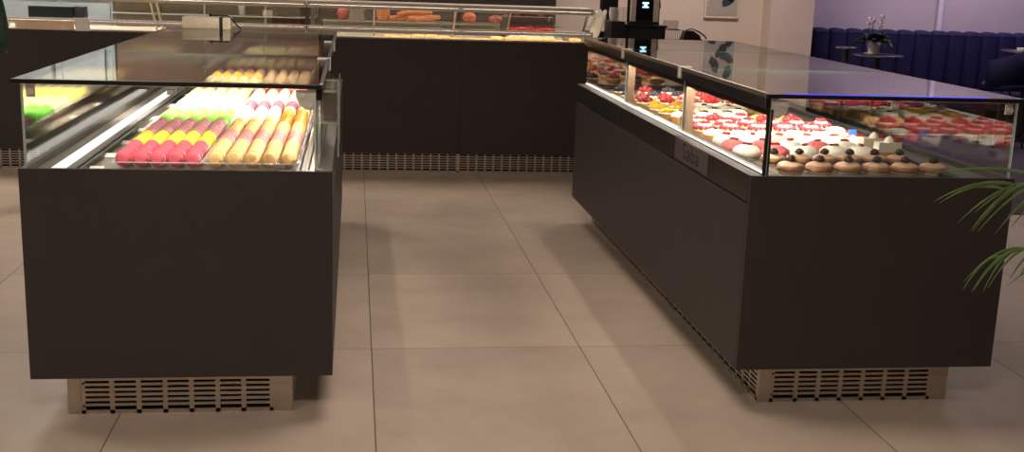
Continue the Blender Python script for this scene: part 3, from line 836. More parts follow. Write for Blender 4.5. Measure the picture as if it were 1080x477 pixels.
# plates on edge
plate = MB().lathe([(0, 0), (.085, 0), (.135, .018), (.135, .022), (.084, .004), (0, .004)], 36)
t = plate.build('plate', M['porcelain'], off=(0, 0, 0), smooth=True)
for i in range(4):
    o = t if i == 0 else t.copy()
    if i: COL.objects.link(o)
    sc = 1.0 if i == 0 else .62
    o.scale = (sc, sc, sc)
    o.rotation_euler = (0, math.radians(-74 + 2 * i), math.radians(5))
    o.location = (1.90 + .040 * i + (.01 if i else 0), CY + (.0 if i == 0 else .35), 1.205 if i == 0 else 1.236)
    tag(o, ('large white plate standing on edge at the end of the back counter' if i == 0 else 'small white plate on edge behind the large plate, %s from left' % ORD[i]), 'plate', 'white plates on edge' if i else None)
    if i == 0: o.location = (1.95, CY + .12, 1.176)
t = thing('plate_rack', 'small white rack holding plates beside the point of sale counter', 'rack', (2.0, CY + .33, 0))
MB().box(1.890, 1.980, CY + .02, CY + .235, 0, 1.04, .004).build('stand', M['black_unit'], t)
MB().box(1.905, 2.06, CY + .24, CY + .46, 0, 1.14, .004).build('riser', M['black_unit'], t)
MB().box(1.905, 2.06, CY + .24, CY + .46, 1.1402, 1.152, .003).build('rack_top', M['porcelain'], t)
# glass bowl of spoons
t = thing('glass_bowl', 'clear glass bowl near the plates on the back counter', 'bowl', (1.74, CY + .25, 1.051))
MB().lathe([(0, .002), (.05, .002), (.09, .06), (.095, .06), (.055, -.001 + .001), (0, 0.0005)], 24, Matrix.Translation((1.74, CY + .25, 1.051))).build('bowl', M['acrylic'], t, True)
sp = MB()
for i in range(5): sp.tube([(1.70 + .015 * i, CY + .24, 1.06), (1.66 + .03 * i, CY + .22, 1.13)], .006)
sp.build('spoons', M['steel'], t, True)
# counter-top objects at far left
t = thing('black_case', 'long black box on the left end of the back counter', 'box', (-2.26, CY + .12, 1.143))
MB().box(-2.42, -2.10, CY + .06, CY + .22, 1.143, 1.225, .004).build('body', pbr('blue_black', rgb(44, 56, 64), .35), t)
MB().box(-2.425, -2.095, CY + .055, CY + .225, 1.2252, 1.231, .002).build('lid', pbr('pale_lid', rgb(150, 156, 160), .4), t)
t = thing('card_terminal', 'dark blue card terminal beside the long black box', 'card terminal', (-2.05, CY + .1, 1.143))
MB().box(-2.088, -2.01, CY + .06, CY + .16, 1.1435, 1.23, .006).build('body', pbr('navy_plastic', rgb(52, 60, 74), .4), t)
MB().box(-2.075, -2.024, CY + .056, CY + .0595, 1.18, 1.215, .001).build('screen', pbr('dim_screen', rgb(80, 88, 96), .2), t)
tag(MB().box(-2.07, -1.965, CY - .012, CY + .003, 1.053, 1.15, .002).build('paper_notice', M['white']), 'white blank notice fixed to the left counter edge', 'notice')
tag(MB().box(-2.50, -2.08, CY - .006, CY + .004, 1.058, 1.127, .001).build('wood_strip', M['wood']), 'pale wooden fascia strip on the left counter edge', 'fascia')

# ------------------------------------------------------------------ units behind the counters
t = thing('wall_unit', 'tall black wall unit with bread shelf behind the back counter', 'wall unit', (.78, 10.75, 0))
MB().box(-.30, 1.86, 10.75, 11.2, 0, 2.7, .004).build('back_board', M['black_unit'], t)
MB().box(-.28, 1.84, 10.35, 10.745, 1.118, 1.130, .002).build('shelf', M['steel'], t)
MB().box(-.28, 1.84, 10.70, 10.746, 1.0005, 1.1175, .002).build('backsplash', M['satin'], t)
for xx in (.25, .78, 1.3): MB().box(xx, xx + .02, 10.66, 10.699, 1.0, 1.117, .002).build('shelf_bracket', M['steel'], t)
MB().box(-.28, 1.84, 10.36, 10.745, 0, 1.0, .004).build('base_cabinet', M['black_unit'], t)
t = thing('wall_unit', 'brown glossy wall unit with thin shelves behind the left counter', 'wall unit', (-1.2, 10.75, 0))
MB().box(-2.10, -.32, 10.75, 11.2, 0, 2.7, .004).build('back_board', M['brown_unit'], t)
for z in (1.13, 1.255, 1.39): MB().box(-2.08, -.34, 10.45, 10.748, z, z + .01, .001).build('shelf', M['glass_edge'], t)
for xx in (-1.3, -.78): MB().box(xx, xx + .012, 10.452, 10.47, 1.0, 2.2, .001).build('divider', M['steel'], t)
MB().box(-2.08, -.34, 10.45, 10.748, 0, 1.0, .004).build('base_cabinet', M['brown_unit'], t)
t = thing('window_cabinet', 'pale blue-grey cabinet in place of a bright window behind the far left counter', 'cabinet', (-3.4, 10.8, 0))
MB().box(-4.6, -2.12, 10.75, 11.3, 0, 2.6, .006).build('body', M['pale_unit'], t)  # window brightness put into the pale panel colour
for a, b in ((-4.58, -3.2), (-3.18, -2.58), (-2.56, -2.14)):
    d = MB().box(a, b, 10.725, 10.748, 1.22, 2.58, .004).build('door', M['pale_unit'], t)
    MB().cyl((b - .05, 10.70, 1.6), .008, .3).build('handle', M['steel'], d, True)
    MB().box(a, b, 10.725, 10.748, .05, 1.2, .004).build('door', M['pale_unit'], t)
# breads on the shelf
bread = dict(crust=pbr('bread_crust', rgb(206, 118, 58), .6, noise=.25, scale=25, bump=.4), bun=pbr('bun_crust', rgb(214, 104, 56), .5, noise=.15, scale=25), red=pbr('red_bun', rgb(196, 84, 74), .5, noise=.1))
tag(MB().lathe([(0, .001), (.05, .001), (.062, .05), (.060, .11), (.045, .13), (0, .135)], 20, Matrix.Translation((.255, 10.52, 1.1305))).build('round_loaf', bread['crust'], smooth=True), 'tall orange-brown loaf on the glass bread shelf', 'bread')
bg = None
for i, (xx, zz, rz) in enumerate(((.42, 1.131, .5), (.50, 1.131, .35), (.58, 1.131, .6), (.50, 1.180, .45), (.57, 1.179, .3), (.65, 1.131, .4))):
    if bg is None: bg = loaf_mesh(.26, .03, 'baguette', bread['crust']); o = bg
    else: o = bg.copy(); COL.objects.link(o)
    o.location = (xx, 10.54, zz); o.rotation_euler = (0, -.12 * (i % 2), rz)
    tag(o, 'orange-brown baguette in the pile on the bread shelf, %s from left%s' % (ORD[i + 1 if i < 3 else i - 2], ' on the bottom' if i in (0, 1, 2, 5) else ' on top'), 'bread', 'baguettes on the bread shelf')
tag(MB().ball((1.03, 10.52, 1.178), .062, 1, 1, .78, 16, 10).build('round_bun', bread['bun'], smooth=True), 'single orange round bun alone on the bread shelf', 'bread')
tag(MB().ball((1.27, 10.52, 1.17), .058, 1.1, 1, .66, 16, 10).build('round_bun', bread['red'], smooth=True), 'reddish bun toward the right of the bread shelf', 'bread')
tag(MB().ball((-.1, 10.52, 1.185), .07, .8, .8, .8, 16, 10).build('round_bun', bread['red'], smooth=True), 'reddish round bun at the left of the bread shelf beside the grey scale', 'bread')
t = thing('kitchen_scale', 'grey kitchen scale on the bread shelf', 'scale', (.02, 10.52, 1.13))
MB().prism([(-.05, 1.131), (.09, 1.131), (.08, 1.215), (-.04, 1.215)], 'y', 10.46, 10.6).build('body', pbr('grey_plastic', rgb(150, 138, 130), .45), t)
MB().box(-.055, .095, 10.45, 10.61, 1.2155, 1.222, .002).build('platform', M['steel'], t)
# cups and jars on the brown unit
def cup(xx, zz, label, h=.10, m=None):
    o = MB().lathe([(0, .001), (.026, .001), (.036, h), (.033, h), (.024, .006), (0, .006)], 20, Matrix.Translation((xx, 10.56, zz))).build('paper_cup', m or M['porcelain'], smooth=True)
    return tag(o, label, 'cup')
cup(-.985, 1.1405, 'white paper cup on the lowest shelf of the brown wall unit', .11)
cup(-.70, 1.1405, 'clear tumbler on the lowest shelf right of the white paper cup', .12, M['acrylic'])
cup(-.60, 1.1405, 'clear tumbler at right end of the lowest brown unit shelf', .12, M['acrylic'])
tag(MB().box(-.80, -.72, 10.5, 10.6, 1.1405, 1.19, .003).build('small_box', M['white']), 'small white box on the lowest shelf between cup and tumblers', 'box')

# row of dark goods over the right counter
t = thing('goods_shelf', 'narrow shelf carrying a row of small dark packets above the dark tray', 'shelf', (1.45, 9.78, 0))
MB().box(1.17, 1.66, 9.72, 9.86, 1.225, 1.233, .001).build('board', M['steel'], t)
for xx in (1.18, 1.64): MB().box(xx, xx + .012, 9.84, 9.855, 1.051, 1.2248, .001).build('support', M['steel'], t)
cols = [rgb(70, 40, 32), rgb(120, 60, 40), rgb(60, 52, 44), rgb(150, 130, 110)]
pk = [pbr('packet_%d' % i, c, .5) for i, c in enumerate(cols)]
for i in range(9):
    h = random.uniform(.045, .06)
    tag(MB().box(1.19 + .05 * i, 1.23 + .05 * i, 9.74, 9.79, 1.2335, 1.2335 + h, .004).build('packet', pk[i % 4]), 'small packet on the narrow goods shelf, %s from left' % ORD[i + 1], 'packet', 'packets on the narrow shelf')

# ------------------------------------------------------------------ point of sale counter
t = thing('pos_counter', 'black counter carrying the till behind the pastry case', 'counter', (2.3, 9.2, 0))
MB().box(2.14, 2.44, 8.98, 9.5, 0, 1.205, .004).build('body', M['black'], t)
MB().box(1.985, 2.09, 8.90, 9.18, 0, 1.247, .004).build('side_cabinet', M['black'], t)
MB().box(2.09, 2.445, 8.95, 9.52, 1.2052, 1.222, .003).build('worktop', M['rail_black'], t)
MB().box(2.092, 2.138, 8.99, 9.2, 0, 1.20, .003).build('filler_panel', M['black'], t)
t = thing('till_display', 'black self-service till screen between two pale uprights', 'till', (2.28, 9.1, 1.222))
MB().box(2.205, 2.355, 9.06, 9.10, 1.2225, 1.80, .004).build('screen_body', M['black'], t)
for xx in (2.168, 2.352): MB().box(xx, xx + .042, 9.055, 9.085, 1.2445, 1.80, .003).build('upright', pbr('pale_upright', rgb(248, 226, 214), .5), t)
MB().box(2.150, 2.412, 9.1005, 9.115, 1.2445, 1.82, .003).build('back_panel', M['black'], t)
MB().box(2.162, 2.40, 9.04, 9.16, 1.2225, 1.244, .003).build('foot', M['black'], t)
MB().box(2.215, 2.345, 9.056, 9.0595, 1.255, 1.78, .001).build('screen_glass', pbr('screen_black', rgb(20, 16, 26), .12), t)
ic = MB()
zi = 1.352
ic.prism([(2.259, zi), (2.311, zi), (2.311, zi + .010), (2.259, zi + .010)], 'y', 9.0535, 9.0555)
ic.prism([(2.266, zi + .010), (2.304, zi + .010), (2.297, zi + .020), (2.294, zi + .030), (2.276, zi + .030), (2.273, zi + .020)], 'y', 9.0535, 9.0555)
ic.prism([(2.259, zi + .030), (2.311, zi + .030), (2.311, zi + .044), (2.259, zi + .044)], 'y', 9.0535, 9.0555)
ic.build('lit_icon', emis('icon_cyan', (.45, .85, 1, 1), 1.6), t)
t = thing('monitor', 'dark rounded monitor back beyond the plates left of the till', 'monitor', (2.12, 9.7, 1.2))
MB().box(2.06, 2.22, 9.72, 9.76, 1.25, 1.62, .02).build('housing', pbr('dark_violet', rgb(34, 26, 38), .4), t)
MB().box(2.12, 2.16, 9.73, 9.75, 1.14, 1.25, .004).build('stem', M['black'], t)
MB().box(2.07, 2.21, 9.68, 9.80, 0, 1.1398, .004).build('stand', M['black'], t)
gl = None
for i, xx in enumerate((2.115, 2.15)):
    gl = tag(MB().lathe([(0, .001), (.018, .001), (.022, .13), (.019, .13), (.016, .006), (0, .006)], 16, Matrix.Translation((xx - .01, 9.12, 1.2225))).build('glass_tumbler', M['acrylic'], smooth=True), 'clear glass tumbler on the till counter, %s left of the till' % ('outer one' if i == 0 else 'inner one'), 'glass', )
tag(MB().lathe([(0, .001), (.03, .001), (.04, .05), (.034, .10), (.03, .10), (.034, .05), (.026, .006), (0, .006)], 18, Matrix.Translation((2.03, 9.05, 1.248))).build('white_jar', M['porcelain'], smooth=True), 'white jar on the side cabinet left of the till', 'jar')
t = thing('acrylic_box', 'clear acrylic box on a dark wire basket right of the till', 'box', (2.47, 9.1, 0))
MB().box(2.452, 2.57, 8.99, 9.3, 0, 1.10, .004).build('stand', M['black'], t)
w = MB()
for i in range(7): w.box(2.455 + .017 * i, 2.459 + .017 * i, 8.99, 8.994, 1.1005, 1.19)
w.box(2.452, 2.565, 8.988, 8.996, 1.186, 1.194); w.box(2.452, 2.565, 9.10, 9.108, 1.186, 1.194); w.box(2.452, 2.458, 8.99, 9.108, 1.186, 1.194); w.box(2.559, 2.565, 8.99, 9.108, 1.186, 1.194); w.box(2.452, 2.565, 8.99, 9.108, 1.1005, 1.106)
w.build('wire_basket', M['steel_dark'], t)
MB().box(2.445, 2.545, 9.0, 9.09, 1.195, 1.262, .003).build('clear_box', glass('box_plastic', (.9, .86, .84, 1), 1.45, .05, .25), t)
o = thing('tissue_flower', 'white crumpled tissue standing right of the till', 'tissue', (2.46, 9.3, 1.1))
mb = MB().ball((2.44, 9.3, 1.36), .035, .8, .8, 2.3, 12, 9, jit=.010); mb.build('paper', M['porcelain'], o)
MB().box(2.41, 2.47, 9.305, 9.36, 1.1005, 1.30, .004).build('holder', M['porcelain'], o)
t = thing('handbag', 'black bag with loose strap beside the wire basket', 'bag', (2.68, 9.1, 1.10))
MB().prism([(2.60, 1.1005), (2.76, 1.1005), (2.74, 1.15), (2.68, 1.185), (2.62, 1.18)], 'y', 9.04, 9.14).build('body', M['black'], t)
MB().tube([(2.63, 9.09, 1.18), (2.68, 9.08, 1.20), (2.74, 9.07, 1.175), (2.79, 9.06, 1.14), (2.80, 9.06, 1.12)], .006).build('strap', M['black'], t, True)
t = thing('side_counter', 'low black side counter under the bag right of the till', 'counter', (2.7, 9.15, 0))
MB().box(2.575, 2.86, 8.99, 9.3, 0, 1.10, .004).build('body', M['black'], t)

# picture on the back wall
t = thing('framed_picture', 'tall framed picture of dark leaf silhouettes on the back wall', 'picture', (3.83, 11.97, 1.19))
MB().box(3.66, 4.03, 11.965, 11.995, 1.19, 1.95, .004).build('frame', pbr('frame_white', rgb(214, 196, 184), .5), t)
MB().box(3.675, 4.015, 11.960, 11.9645, 1.215, 1.935).build('print', pbr('print_grey', rgb(160, 150, 144), .6), t)
lf = MB()
for (cx, cz, a, L) in ((3.90, 1.37, .9, .16), (3.95, 1.43, 1.6, .17), (3.87, 1.55, 2.2, .2), (3.93, 1.62, .5, .22), (3.80, 1.70, 1.2, .2), (3.95, 1.78, 1.9, .16), (3.76, 1.44, 2.5, .1)):
    pts = []
    for q in range(13):
        s_ = q / 12; w_ = .05 * math.sin(PI * s_) * (1 + .3 * math.sin(9 * s_))
        pts.append((s_ * L - L / 2, w_))
    for q in range(11, 0, -1):
        s_ = q / 12; pts.append((s_ * L - L / 2, -.05 * math.sin(PI * s_)))
    pp = [(min(4.012, cx + math.cos(a) * u_ - math.sin(a) * v_), cz + math.sin(a) * u_ + math.cos(a) * v_) for u_, v_ in pts]
    lf.prism(pp, 'y', 11.9585, 11.9595)
lf.build('leaf_shapes', pbr('leaf_print', rgb(44, 50, 60), .6), t)

# ------------------------------------------------------------------ lounge: banquette, tables, plant
t = thing('banquette', 'long royal blue channel-tufted banquette along the mauve wall', 'banquette', (7.4, 12.3, 0))
navy = pbr('blue_velvet', rgb(18, 13, 64), .8, noise=.06, scale=30)
for k in range(27):
    xx = 4.80 + .2 * k
    if k == 0:
        ch = MB(); n = 14
        outl = [(-.099, .45), (.099, .45)]
        arc = [(.099 * math.cos(PI * q / n), 1.065 + .045 * math.sin(PI * q / n)) for q in range(n + 1)]
        pr = outl + arc
        ch.prism(pr, 'y', -.07, .07)
        bmesh.ops.bevel(ch.bm, geom=[e for e in ch.bm.edges if abs(e.verts[0].co.y - e.verts[1].co.y) < 1e-6 and e.verts[0].co.y < 0], offset=.045, segments=3, affect='EDGES', profile=.5)
        o = ch.build('back_channel', navy, off=(0, 0, 0), smooth=True); src = o
    else:
        o = src.copy(); COL.objects.link(o)
    o.parent = t; o.location = Vector((xx + .1, 12.32, 0)) - world_loc(t)
MB().box(4.80, 10.2, 12.39, 12.45, .05, 1.06, .01).build('back_board', navy, t)
MB().box(4.80, 10.2, 11.80, 12.24, .28, .46, .03).build('seat', navy, t, True)
MB().box(4.82, 10.18, 11.86, 12.38, 0, .28, .005).build('base', M['black'], t)
def bar_table(cx, cyy, rad, label, z=1.09):
    t = thing('bar_table', label, 'table', (cx, cyy, 0))
    MB().lathe([(0, z - .02), (rad - .004, z - .02), (rad, z - .012), (rad, z - .003), (rad - .003, z), (0, z)], 40, Matrix.Translation((cx, cyy, 0))).build('table_top', pbr('dark_table', rgb(52, 46, 70), .25), t, True)
    MB().lathe([(rad + .0005, z - .014), (rad + .004, z - .013), (rad + .004, z - .004), (rad + .0005, z - .003)], 40, Matrix.Translation((cx, cyy, 0)), cap=False).build('rim', M['steel'], t, True)
    MB().cyl((cx, cyy, .02), .03, z - .041).build('pedestal', M['black'], t, True)
    MB().lathe([(0, 0), (.22, 0), (.22, .012), (.04, .02), (0, .02)], 30, Matrix.Translation((cx, cyy, 0))).build('foot', M['black'], t, True)
    return t
bar_table(5.39, 11.45, .25, 'tall round dark table under the white flower pot', .875)
bar_table(4.93, 11.2, .10, 'small tall dark table left of the flower pot table', .96)
# potted lily
t = thing('flower_pot', 'white flower pot with dark leaves and white blooms on tall table', 'potted plant', (5.34, 11.45, .875))
px_, py_, pz_ = 5.34, 11.45, .876
MB().lathe([(0, 0), (.055, 0), (.058, .012), (.078, .14), (.082, .145), (.074, .145), (.07, .12), (0, .12)], 28, Matrix.Translation((px_, py_, pz_))).build('pot', pbr('pot_white', rgb(214, 208, 214), .4), t, True)
MB().lathe([(.04, 0), (.09, .0015), (.098, .012), (.09, .009), (.04, .004)], 28, Matrix.Translation((px_, py_, pz_ - .0005))).build('saucer', pbr('saucer_white', rgb(214, 208, 214), .4), t, True)
def leaf(mb, p0, d, L, w, droop, n=7, fold=.25):
    p0 = Vector(p0); d = Vector(d).normalized(); side = d.cross(Vector((0, 0, 1)))
    if side.length < .05: side = Vector((1, 0, 0))
    side.normalize()
    prev = None
    for q in range(n + 1):
        s_ = q / n
        c = p0 + d * (L * s_) + Vector((0, 0, -droop * s_ * s_ * L))
        ww = w * math.sin(PI * min(.985, .06 + .94 * s_)) ** .8
        a = mb.bm.verts.new(c - side * ww + Vector((0, 0, fold * ww))); m_ = mb.bm.verts.new(c); b = mb.bm.verts.new(c + side * ww + Vector((0, 0, fold * ww)))
        if prev:
            mb.bm.faces.new((prev[0], prev[1], m_, a)); mb.bm.faces.new((prev[1], prev[2], b, m_))
        prev = (a, m_, b)
lf = MB()
for k in range(90):
    a = k * 2.399; el = .25 + 1.0 * ((k * 37) % 90) / 90
    leaf(lf, (px_ + .03 * math.cos(a), py_ + .03 * math.sin(a), pz_ + .12), (math.cos(a) * math.cos(el), math.sin(a) * math.cos(el), math.sin(el)), random.uniform(.15, .25), .034, .5)
o = lf.build('leaves', pbr('dark_leaf', rgb(38, 44, 54), .5, noise=.15, scale=20), t, True)
sd = o.modifiers.new('thick', 'SOLIDIFY'); sd.thickness = .0012
for k, (dx, h) in enumerate(((-.06, .35), (-.035, .33), (-.08, .30), (.055, .38), (.07, .36), (.045, .31), (.06, .28), (-.05, .27))):
    st = MB().tube([(px_ + dx * .3, py_, pz_ + .12), (px_ + dx * .7, py_ + .01, pz_ + .22), (px_ + dx, py_, pz_ + h - .01)], .003).build('stem', pbr('stem_green', rgb(70, 92, 70), .5), t, True)
    fl = MB()
    for q in range(3):
        a = q * 2.1 + k
        leaf(fl, (px_ + dx, py_, pz_ + h - .02), (math.cos(a) * .5, math.sin(a) * .5, 1), .075, .020, .3, 6, .5)
    b = fl.build('bloom', pbr('white_bloom', rgb(236, 220, 228), .5, noise=.03), t, True)
    sd = b.modifiers.new('thick', 'SOLIDIFY'); sd.thickness = .0012
# glass on stand and white dish at right edge
t = thing('lounge_chair', 'blue shell chair in front of the banquette near right edge', 'chair', (6.6, 11.0, 0))
mb = MB(); n = 12
for q in range(n):
    a0 = PI * (.05 + .9 * q / n); a1 = PI * (.05 + .9 * (q + 1) / n)
    v = [mb.bm.verts.new((6.6 + .26 * math.cos(a), 11.0 + .22 * math.sin(a) * -1, z)) for a, z in ((a0, .62), (a1, .62), (a1, .98 - .10 * abs(math.cos(a1))), (a0, .98 - .10 * abs(math.cos(a0))))]
    mb.bm.faces.new(v)
bmesh.ops.remove_doubles(mb.bm, verts=mb.bm.verts, dist=.0005)
o = mb.build('shell', pbr('blue_shell', rgb(28, 26, 60), .7, spec=.2), t, True); sd = o.modifiers.new('thick', 'SOLIDIFY'); sd.thickness = .02; sd.offset = 0
MB().lathe([(0, .60), (.24, .60), (.25, .63), (.22, .66), (0, .66)], 28, Matrix.Translation((6.6, 11.0, 0))).build('seat', navy, t, True)
for a in (.8, 2.35, 3.9, 5.5): MB().tube([(6.6 + .15 * math.cos(a), 11 + .15 * math.sin(a), .60), (6.6 + .22 * math.cos(a), 11 + .22 * math.sin(a), 0.0)], .012).build('leg', M['black'], t, True)
o = MB().box(4.55, 9.5, 7.6, 11.75, 0, .008, .003).build('added_carpet', pbr('dark_carpet', rgb(62, 52, 66), .95, noise=.15, scale=40))  # carpet added to darken the floor seen through the side glass
tag(o, 'added dark purple-grey carpet darkening the floor before the blue banquette', 'carpet')
bar_table(7.10, 11.5, .28, 'tall round dark table at the right edge by the banquette', .95)
t = thing('white_cup', 'small white cup on the tall table at right edge', 'cup', (6.95, 11.4, .95))
MB().lathe([(0, .0012), (.03, .0012), (.05, .035), (.046, .035), (.028, .006), (0, .006)], 20, Matrix.Translation((6.95, 11.4, .95))).build('cup', M['porcelain'], t, True)
MB().lathe([(0, .0004), (.07, .0006), (.075, .006), (0, .001)], 20, Matrix.Translation((6.95, 11.4, .95))).build('saucer', M['porcelain'], t, True)

# ------------------------------------------------------------------ foreground palm (pot stands outside the frame)
t = thing('potted_palm', 'green palm in front of the pastry case, fronds reaching in at right', 'palm', (2.62, 3.25, 0))
MB().lathe([(0, 0), (.15, 0), (.19, .36), (.2, .38), (.18, .38), (.17, .33), (0, .33)], 28, Matrix.Translation((2.62, 3.25, 0))).build('pot', pbr('grey_pot', rgb(120, 112, 106), .6), t, True)
palm_m = pbr('palm_leaf', rgb(112, 140, 84), .45, noise=.25, scale=14)
def bez(pts, n):
    out = []
    for q in range(n + 1):
        s_ = q / n; P_ = [Vector(a) for a in pts]
        while len(P_) > 1: P_ = [P_[i].lerp(P_[i + 1], s_) for i in range(len(P_) - 1)]
        out.append(P_[0])
    return out
def blade(mb, pts, w):
    prev = None; n = len(pts) - 1
    for q, c in enumerate(pts):
        s_ = q / n; d = (pts[min(q + 1, n)] - pts[max(q - 1, 0)]).normalized()
        side = d.cross(Vector((0, 1, .35))).normalized()
        ww = w * (min(1, s_ * 5 + .35)) * (1 - s_ ** 2.2) + .0004
        a = mb.bm.verts.new(c - side * ww); m_ = mb.bm.verts.new(c + Vector((0, .25 * ww, -.2 * ww))); b = mb.bm.verts.new(c + side * ww)
        if prev: mb.bm.faces.new((prev[0], prev[1], m_, a)); mb.bm.faces.new((prev[1], prev[2], b, m_))
        prev = (a, m_, b)
def frond(rachis, leaflets, w=.006):
    R_ = bez(rachis, 24)
    fr = MB().tube(R_, [.006 - .0045 * q / 24 for q in range(25)], 6).build('frond', palm_m, t, True)
    lm = MB()
    for (s_, end, sag) in leaflets:
        p0 = R_[min(24, int(s_ * 24))]; e = Vector(end); mid = p0.lerp(e, .5) + Vector((0, 0, sag))
        blade(lm, bez((p0, mid, e), 10), w)
    o = lm.build('leaflets', palm_m, fr if False else t, True)
    o.modifiers.new('thick', 'SOLIDIFY').thickness = .0008
B0 = (2.62, 3.25, .33)
frond([B0, (2.6, 3.32, .9), (2.35, 3.30, 1.10), (2.02, 3.30, .985)],
      [(1.0, (1.785, 3.30, .945), .055), (.98, (1.80, 3.28, .965), .05), (.96, (1.83, 3.35, .93), .06), (.95, (1.87, 3.30, .875), .06), (.93, (1.905, 3.28, .855), .065), (.92, (1.925, 3.30, .850), .055), (.9, (1.955, 3.32, .845), .05), (.88, (1.95, 3.34, .905), .05), (.86, (2.0, 3.30, .84), .04), (.84, (1.80, 3.40, 1.01), .06), (.8, (2.05, 3.30, .86), .04), (.72, (2.1, 3.40, .88), .04), (.7, (2.05, 3.1, .9), .05), (.6, (2.2, 3.30, .85), .04)])
frond([B0, (2.6, 3.30, .75), (2.35, 3.28, .90), (2.02, 3.28, .775)],
      [(1.0, (1.905, 3.28, .665), .06), (.99, (1.93, 3.27, .66), .065), (.97, (1.95, 3.29, .662), .06), (.96, (1.968, 3.27, .660), .055), (.95, (1.915, 3.30, .685), .07), (.93, (1.99, 3.28, .672), .05), (.92, (1.94, 3.26, .69), .06), (.88, (2.06, 3.28, .70), .03), (.84, (2.10, 3.30, .70), .03), (.78, (2.09, 3.34, .66), .02), (.7, (2.2, 3.30, .66), .03), (.6, (2.3, 3.30, .62), .03)])
frond([B0, (2.66, 3.40, .9), (2.8, 3.40, 1.15), (3.1, 3.40, 1.0)], [(1.0, (3.40, 3.40, .85), .04), (.95, (3.25, 3.30, .8), .04), (.9, (3.30, 3.4, .85), .04), (.8, (3.0, 3.30, .8), .04), (.7, (2.95, 3.4, .85), .04)])

# ------------------------------------------------------------------ person at the left edge
def skin_body(verts, edges, radii, name, mat, parent, root=0, sub=2):
    me = bpy.data.meshes.new(name); me.from_pydata([Vector(v) for v in verts], edges, [])
    o = bpy.data.objects.new(name, me); COL.objects.link(o); o.parent = parent
    md = o.modifiers.new('skin', 'SKIN'); md.use_smooth_shade = True
    for i, rr in enumerate(radii):
        sv = me.skin_vertices[0].data[i]; sv.radius = rr if isinstance(rr, tuple) else (rr, rr); sv.use_root = (i == root)
    s2 = o.modifiers.new('sub', 'SUBSURF'); s2.levels = sub; s2.render_levels = sub
    me.materials.append(mat)
    return o
PXc, PYc = -2.325, 7.35
t = thing('person', 'person in dark green jacket standing at the left edge facing the counter', 'person', (PXc, PYc, 0))
skin = pbr('skin', rgb(196, 150, 124), .5, noise=.04, sss=.1)
green = pbr('green_cloth', rgb(38, 62, 52), .85, noise=.1, scale=60)
navyt = pbr('dark_trousers', rgb(30, 30, 34), .85, noise=.1, scale=60)
V = [(0, 0, .95), (0, 0, 1.15), (0, -.01, 1.35), (0, 0, 1.47), (0, .01, 1.56), (0, .02, 1.66)]
E_ = [(0, 1), (1, 2), (2, 3), (3, 4), (4, 5)]
Rd = [(.13, .10), (.125, .095), (.15, .10), (.055, .055), (.075, .085), (.07, .08)]
for s_ in (-1, 1):
    i0 = len(V)
    V += [(s_ * .17, 0, 1.40), (s_ * .215, .0, 1.10), (s_ * .15, .20, 1.02), (s_ * .13, .27, 1.02)]
    E_ += [(2, i0), (i0, i0 + 1), (i0 + 1, i0 + 2), (i0 + 2, i0 + 3)]
    Rd += [.055, .043, .03, (.035, .02)]
    h = i0 + 3
    for q, (dx, L) in enumerate(((-.024, .065), (-.008, .075), (.008, .07), (.024, .055))):
        j = len(V); V += [(s_ * (.12 + dx), .30, 1.02), (s_ * (.12 + dx), .30 + L * .6, 1.015), (s_ * (.12 + dx), .295 + L, .99)]
        E_ += [(h, j), (j, j + 1), (j + 1, j + 2)]; Rd += [.010, .009, .008]
    j = len(V); V += [(s_ * .105, .25, 1.03), (s_ * .09, .29, 1.03)]; E_ += [(i0 + 2, j), (j, j + 1)]; Rd += [.012, .010]
    i1 = len(V)
    V += [(s_ * .085, 0, .86), (s_ * .068, .01, .50), (s_ * .055, -.02, .10), (s_ * .06, .06, .045), (s_ * .065, .15, .035)]
    E_ += [(0, i1), (i1, i1 + 1), (i1 + 1, i1 + 2), (i1 + 2, i1 + 3), (i1 + 3, i1 + 4)]
    Rd += [.09, .06, .042, .042, .03]
skin_body(V, E_, Rd, 'body', skin, t)
J = [(0, 0, .90), (0, 0, 1.12), (0, -.01, 1.36), (0, 0, 1.45)]; JE = [(0, 1), (1, 2), (2, 3)]; JR = [(.165, .125), (.15, .12), (.165, .115), (.07, .07)]
for s_ in (-1, 1):
    i0 = len(J); J += [(s_ * .175, 0, 1.40), (s_ * .22, 0, 1.10), (s_ * .158, .185, 1.02)]; JE += [(2, i0), (i0, i0 + 1), (i0 + 1, i0 + 2)]; JR += [.068, .056, .042]
skin_body(J, JE, JR, 'jacket', green, t)
T_ = [(0, 0, .93)]; TE = []; TR = [(.15, .115)]
for s_ in (-1, 1):
    i0 = len(T_); T_ += [(s_ * .085, 0, .84), (s_ * .068, .01, .50), (s_ * .055, -.02, .10)]; TE += [(0, i0), (i0, i0 + 1), (i0 + 1, i0 + 2)]; TR += [.085, .064, .050]
skin_body(T_, TE, TR, 'trousers', navyt, t)
for s_ in (-1, 1):
    skin_body([(s_ * .055, -.05, .05), (s_ * .06, .06, .045), (s_ * .066, .17, .04)], [(0, 1), (1, 2)], [(.048, .048), (.05, .045), (.042, .036)], 'shoe', M['black'], t)
MB().ball((PXc, PYc - .01, 1.655), .098, .86, 1.0, 1.05, 18, 12).build('hair', pbr('dark_hair', rgb(38, 28, 24), .6, noise=.2, scale=80), t, True)
nf = MB()
nf.ball((PXc, PYc + .105, 1.59), .014, .8, 1.2, 1.3); 
for s_ in (-1, 1): nf.ball((PXc + s_ * .082, PYc + .02, 1.60), .02, .4, .8, 1.2)
nf.build('face_features', skin, t, True)

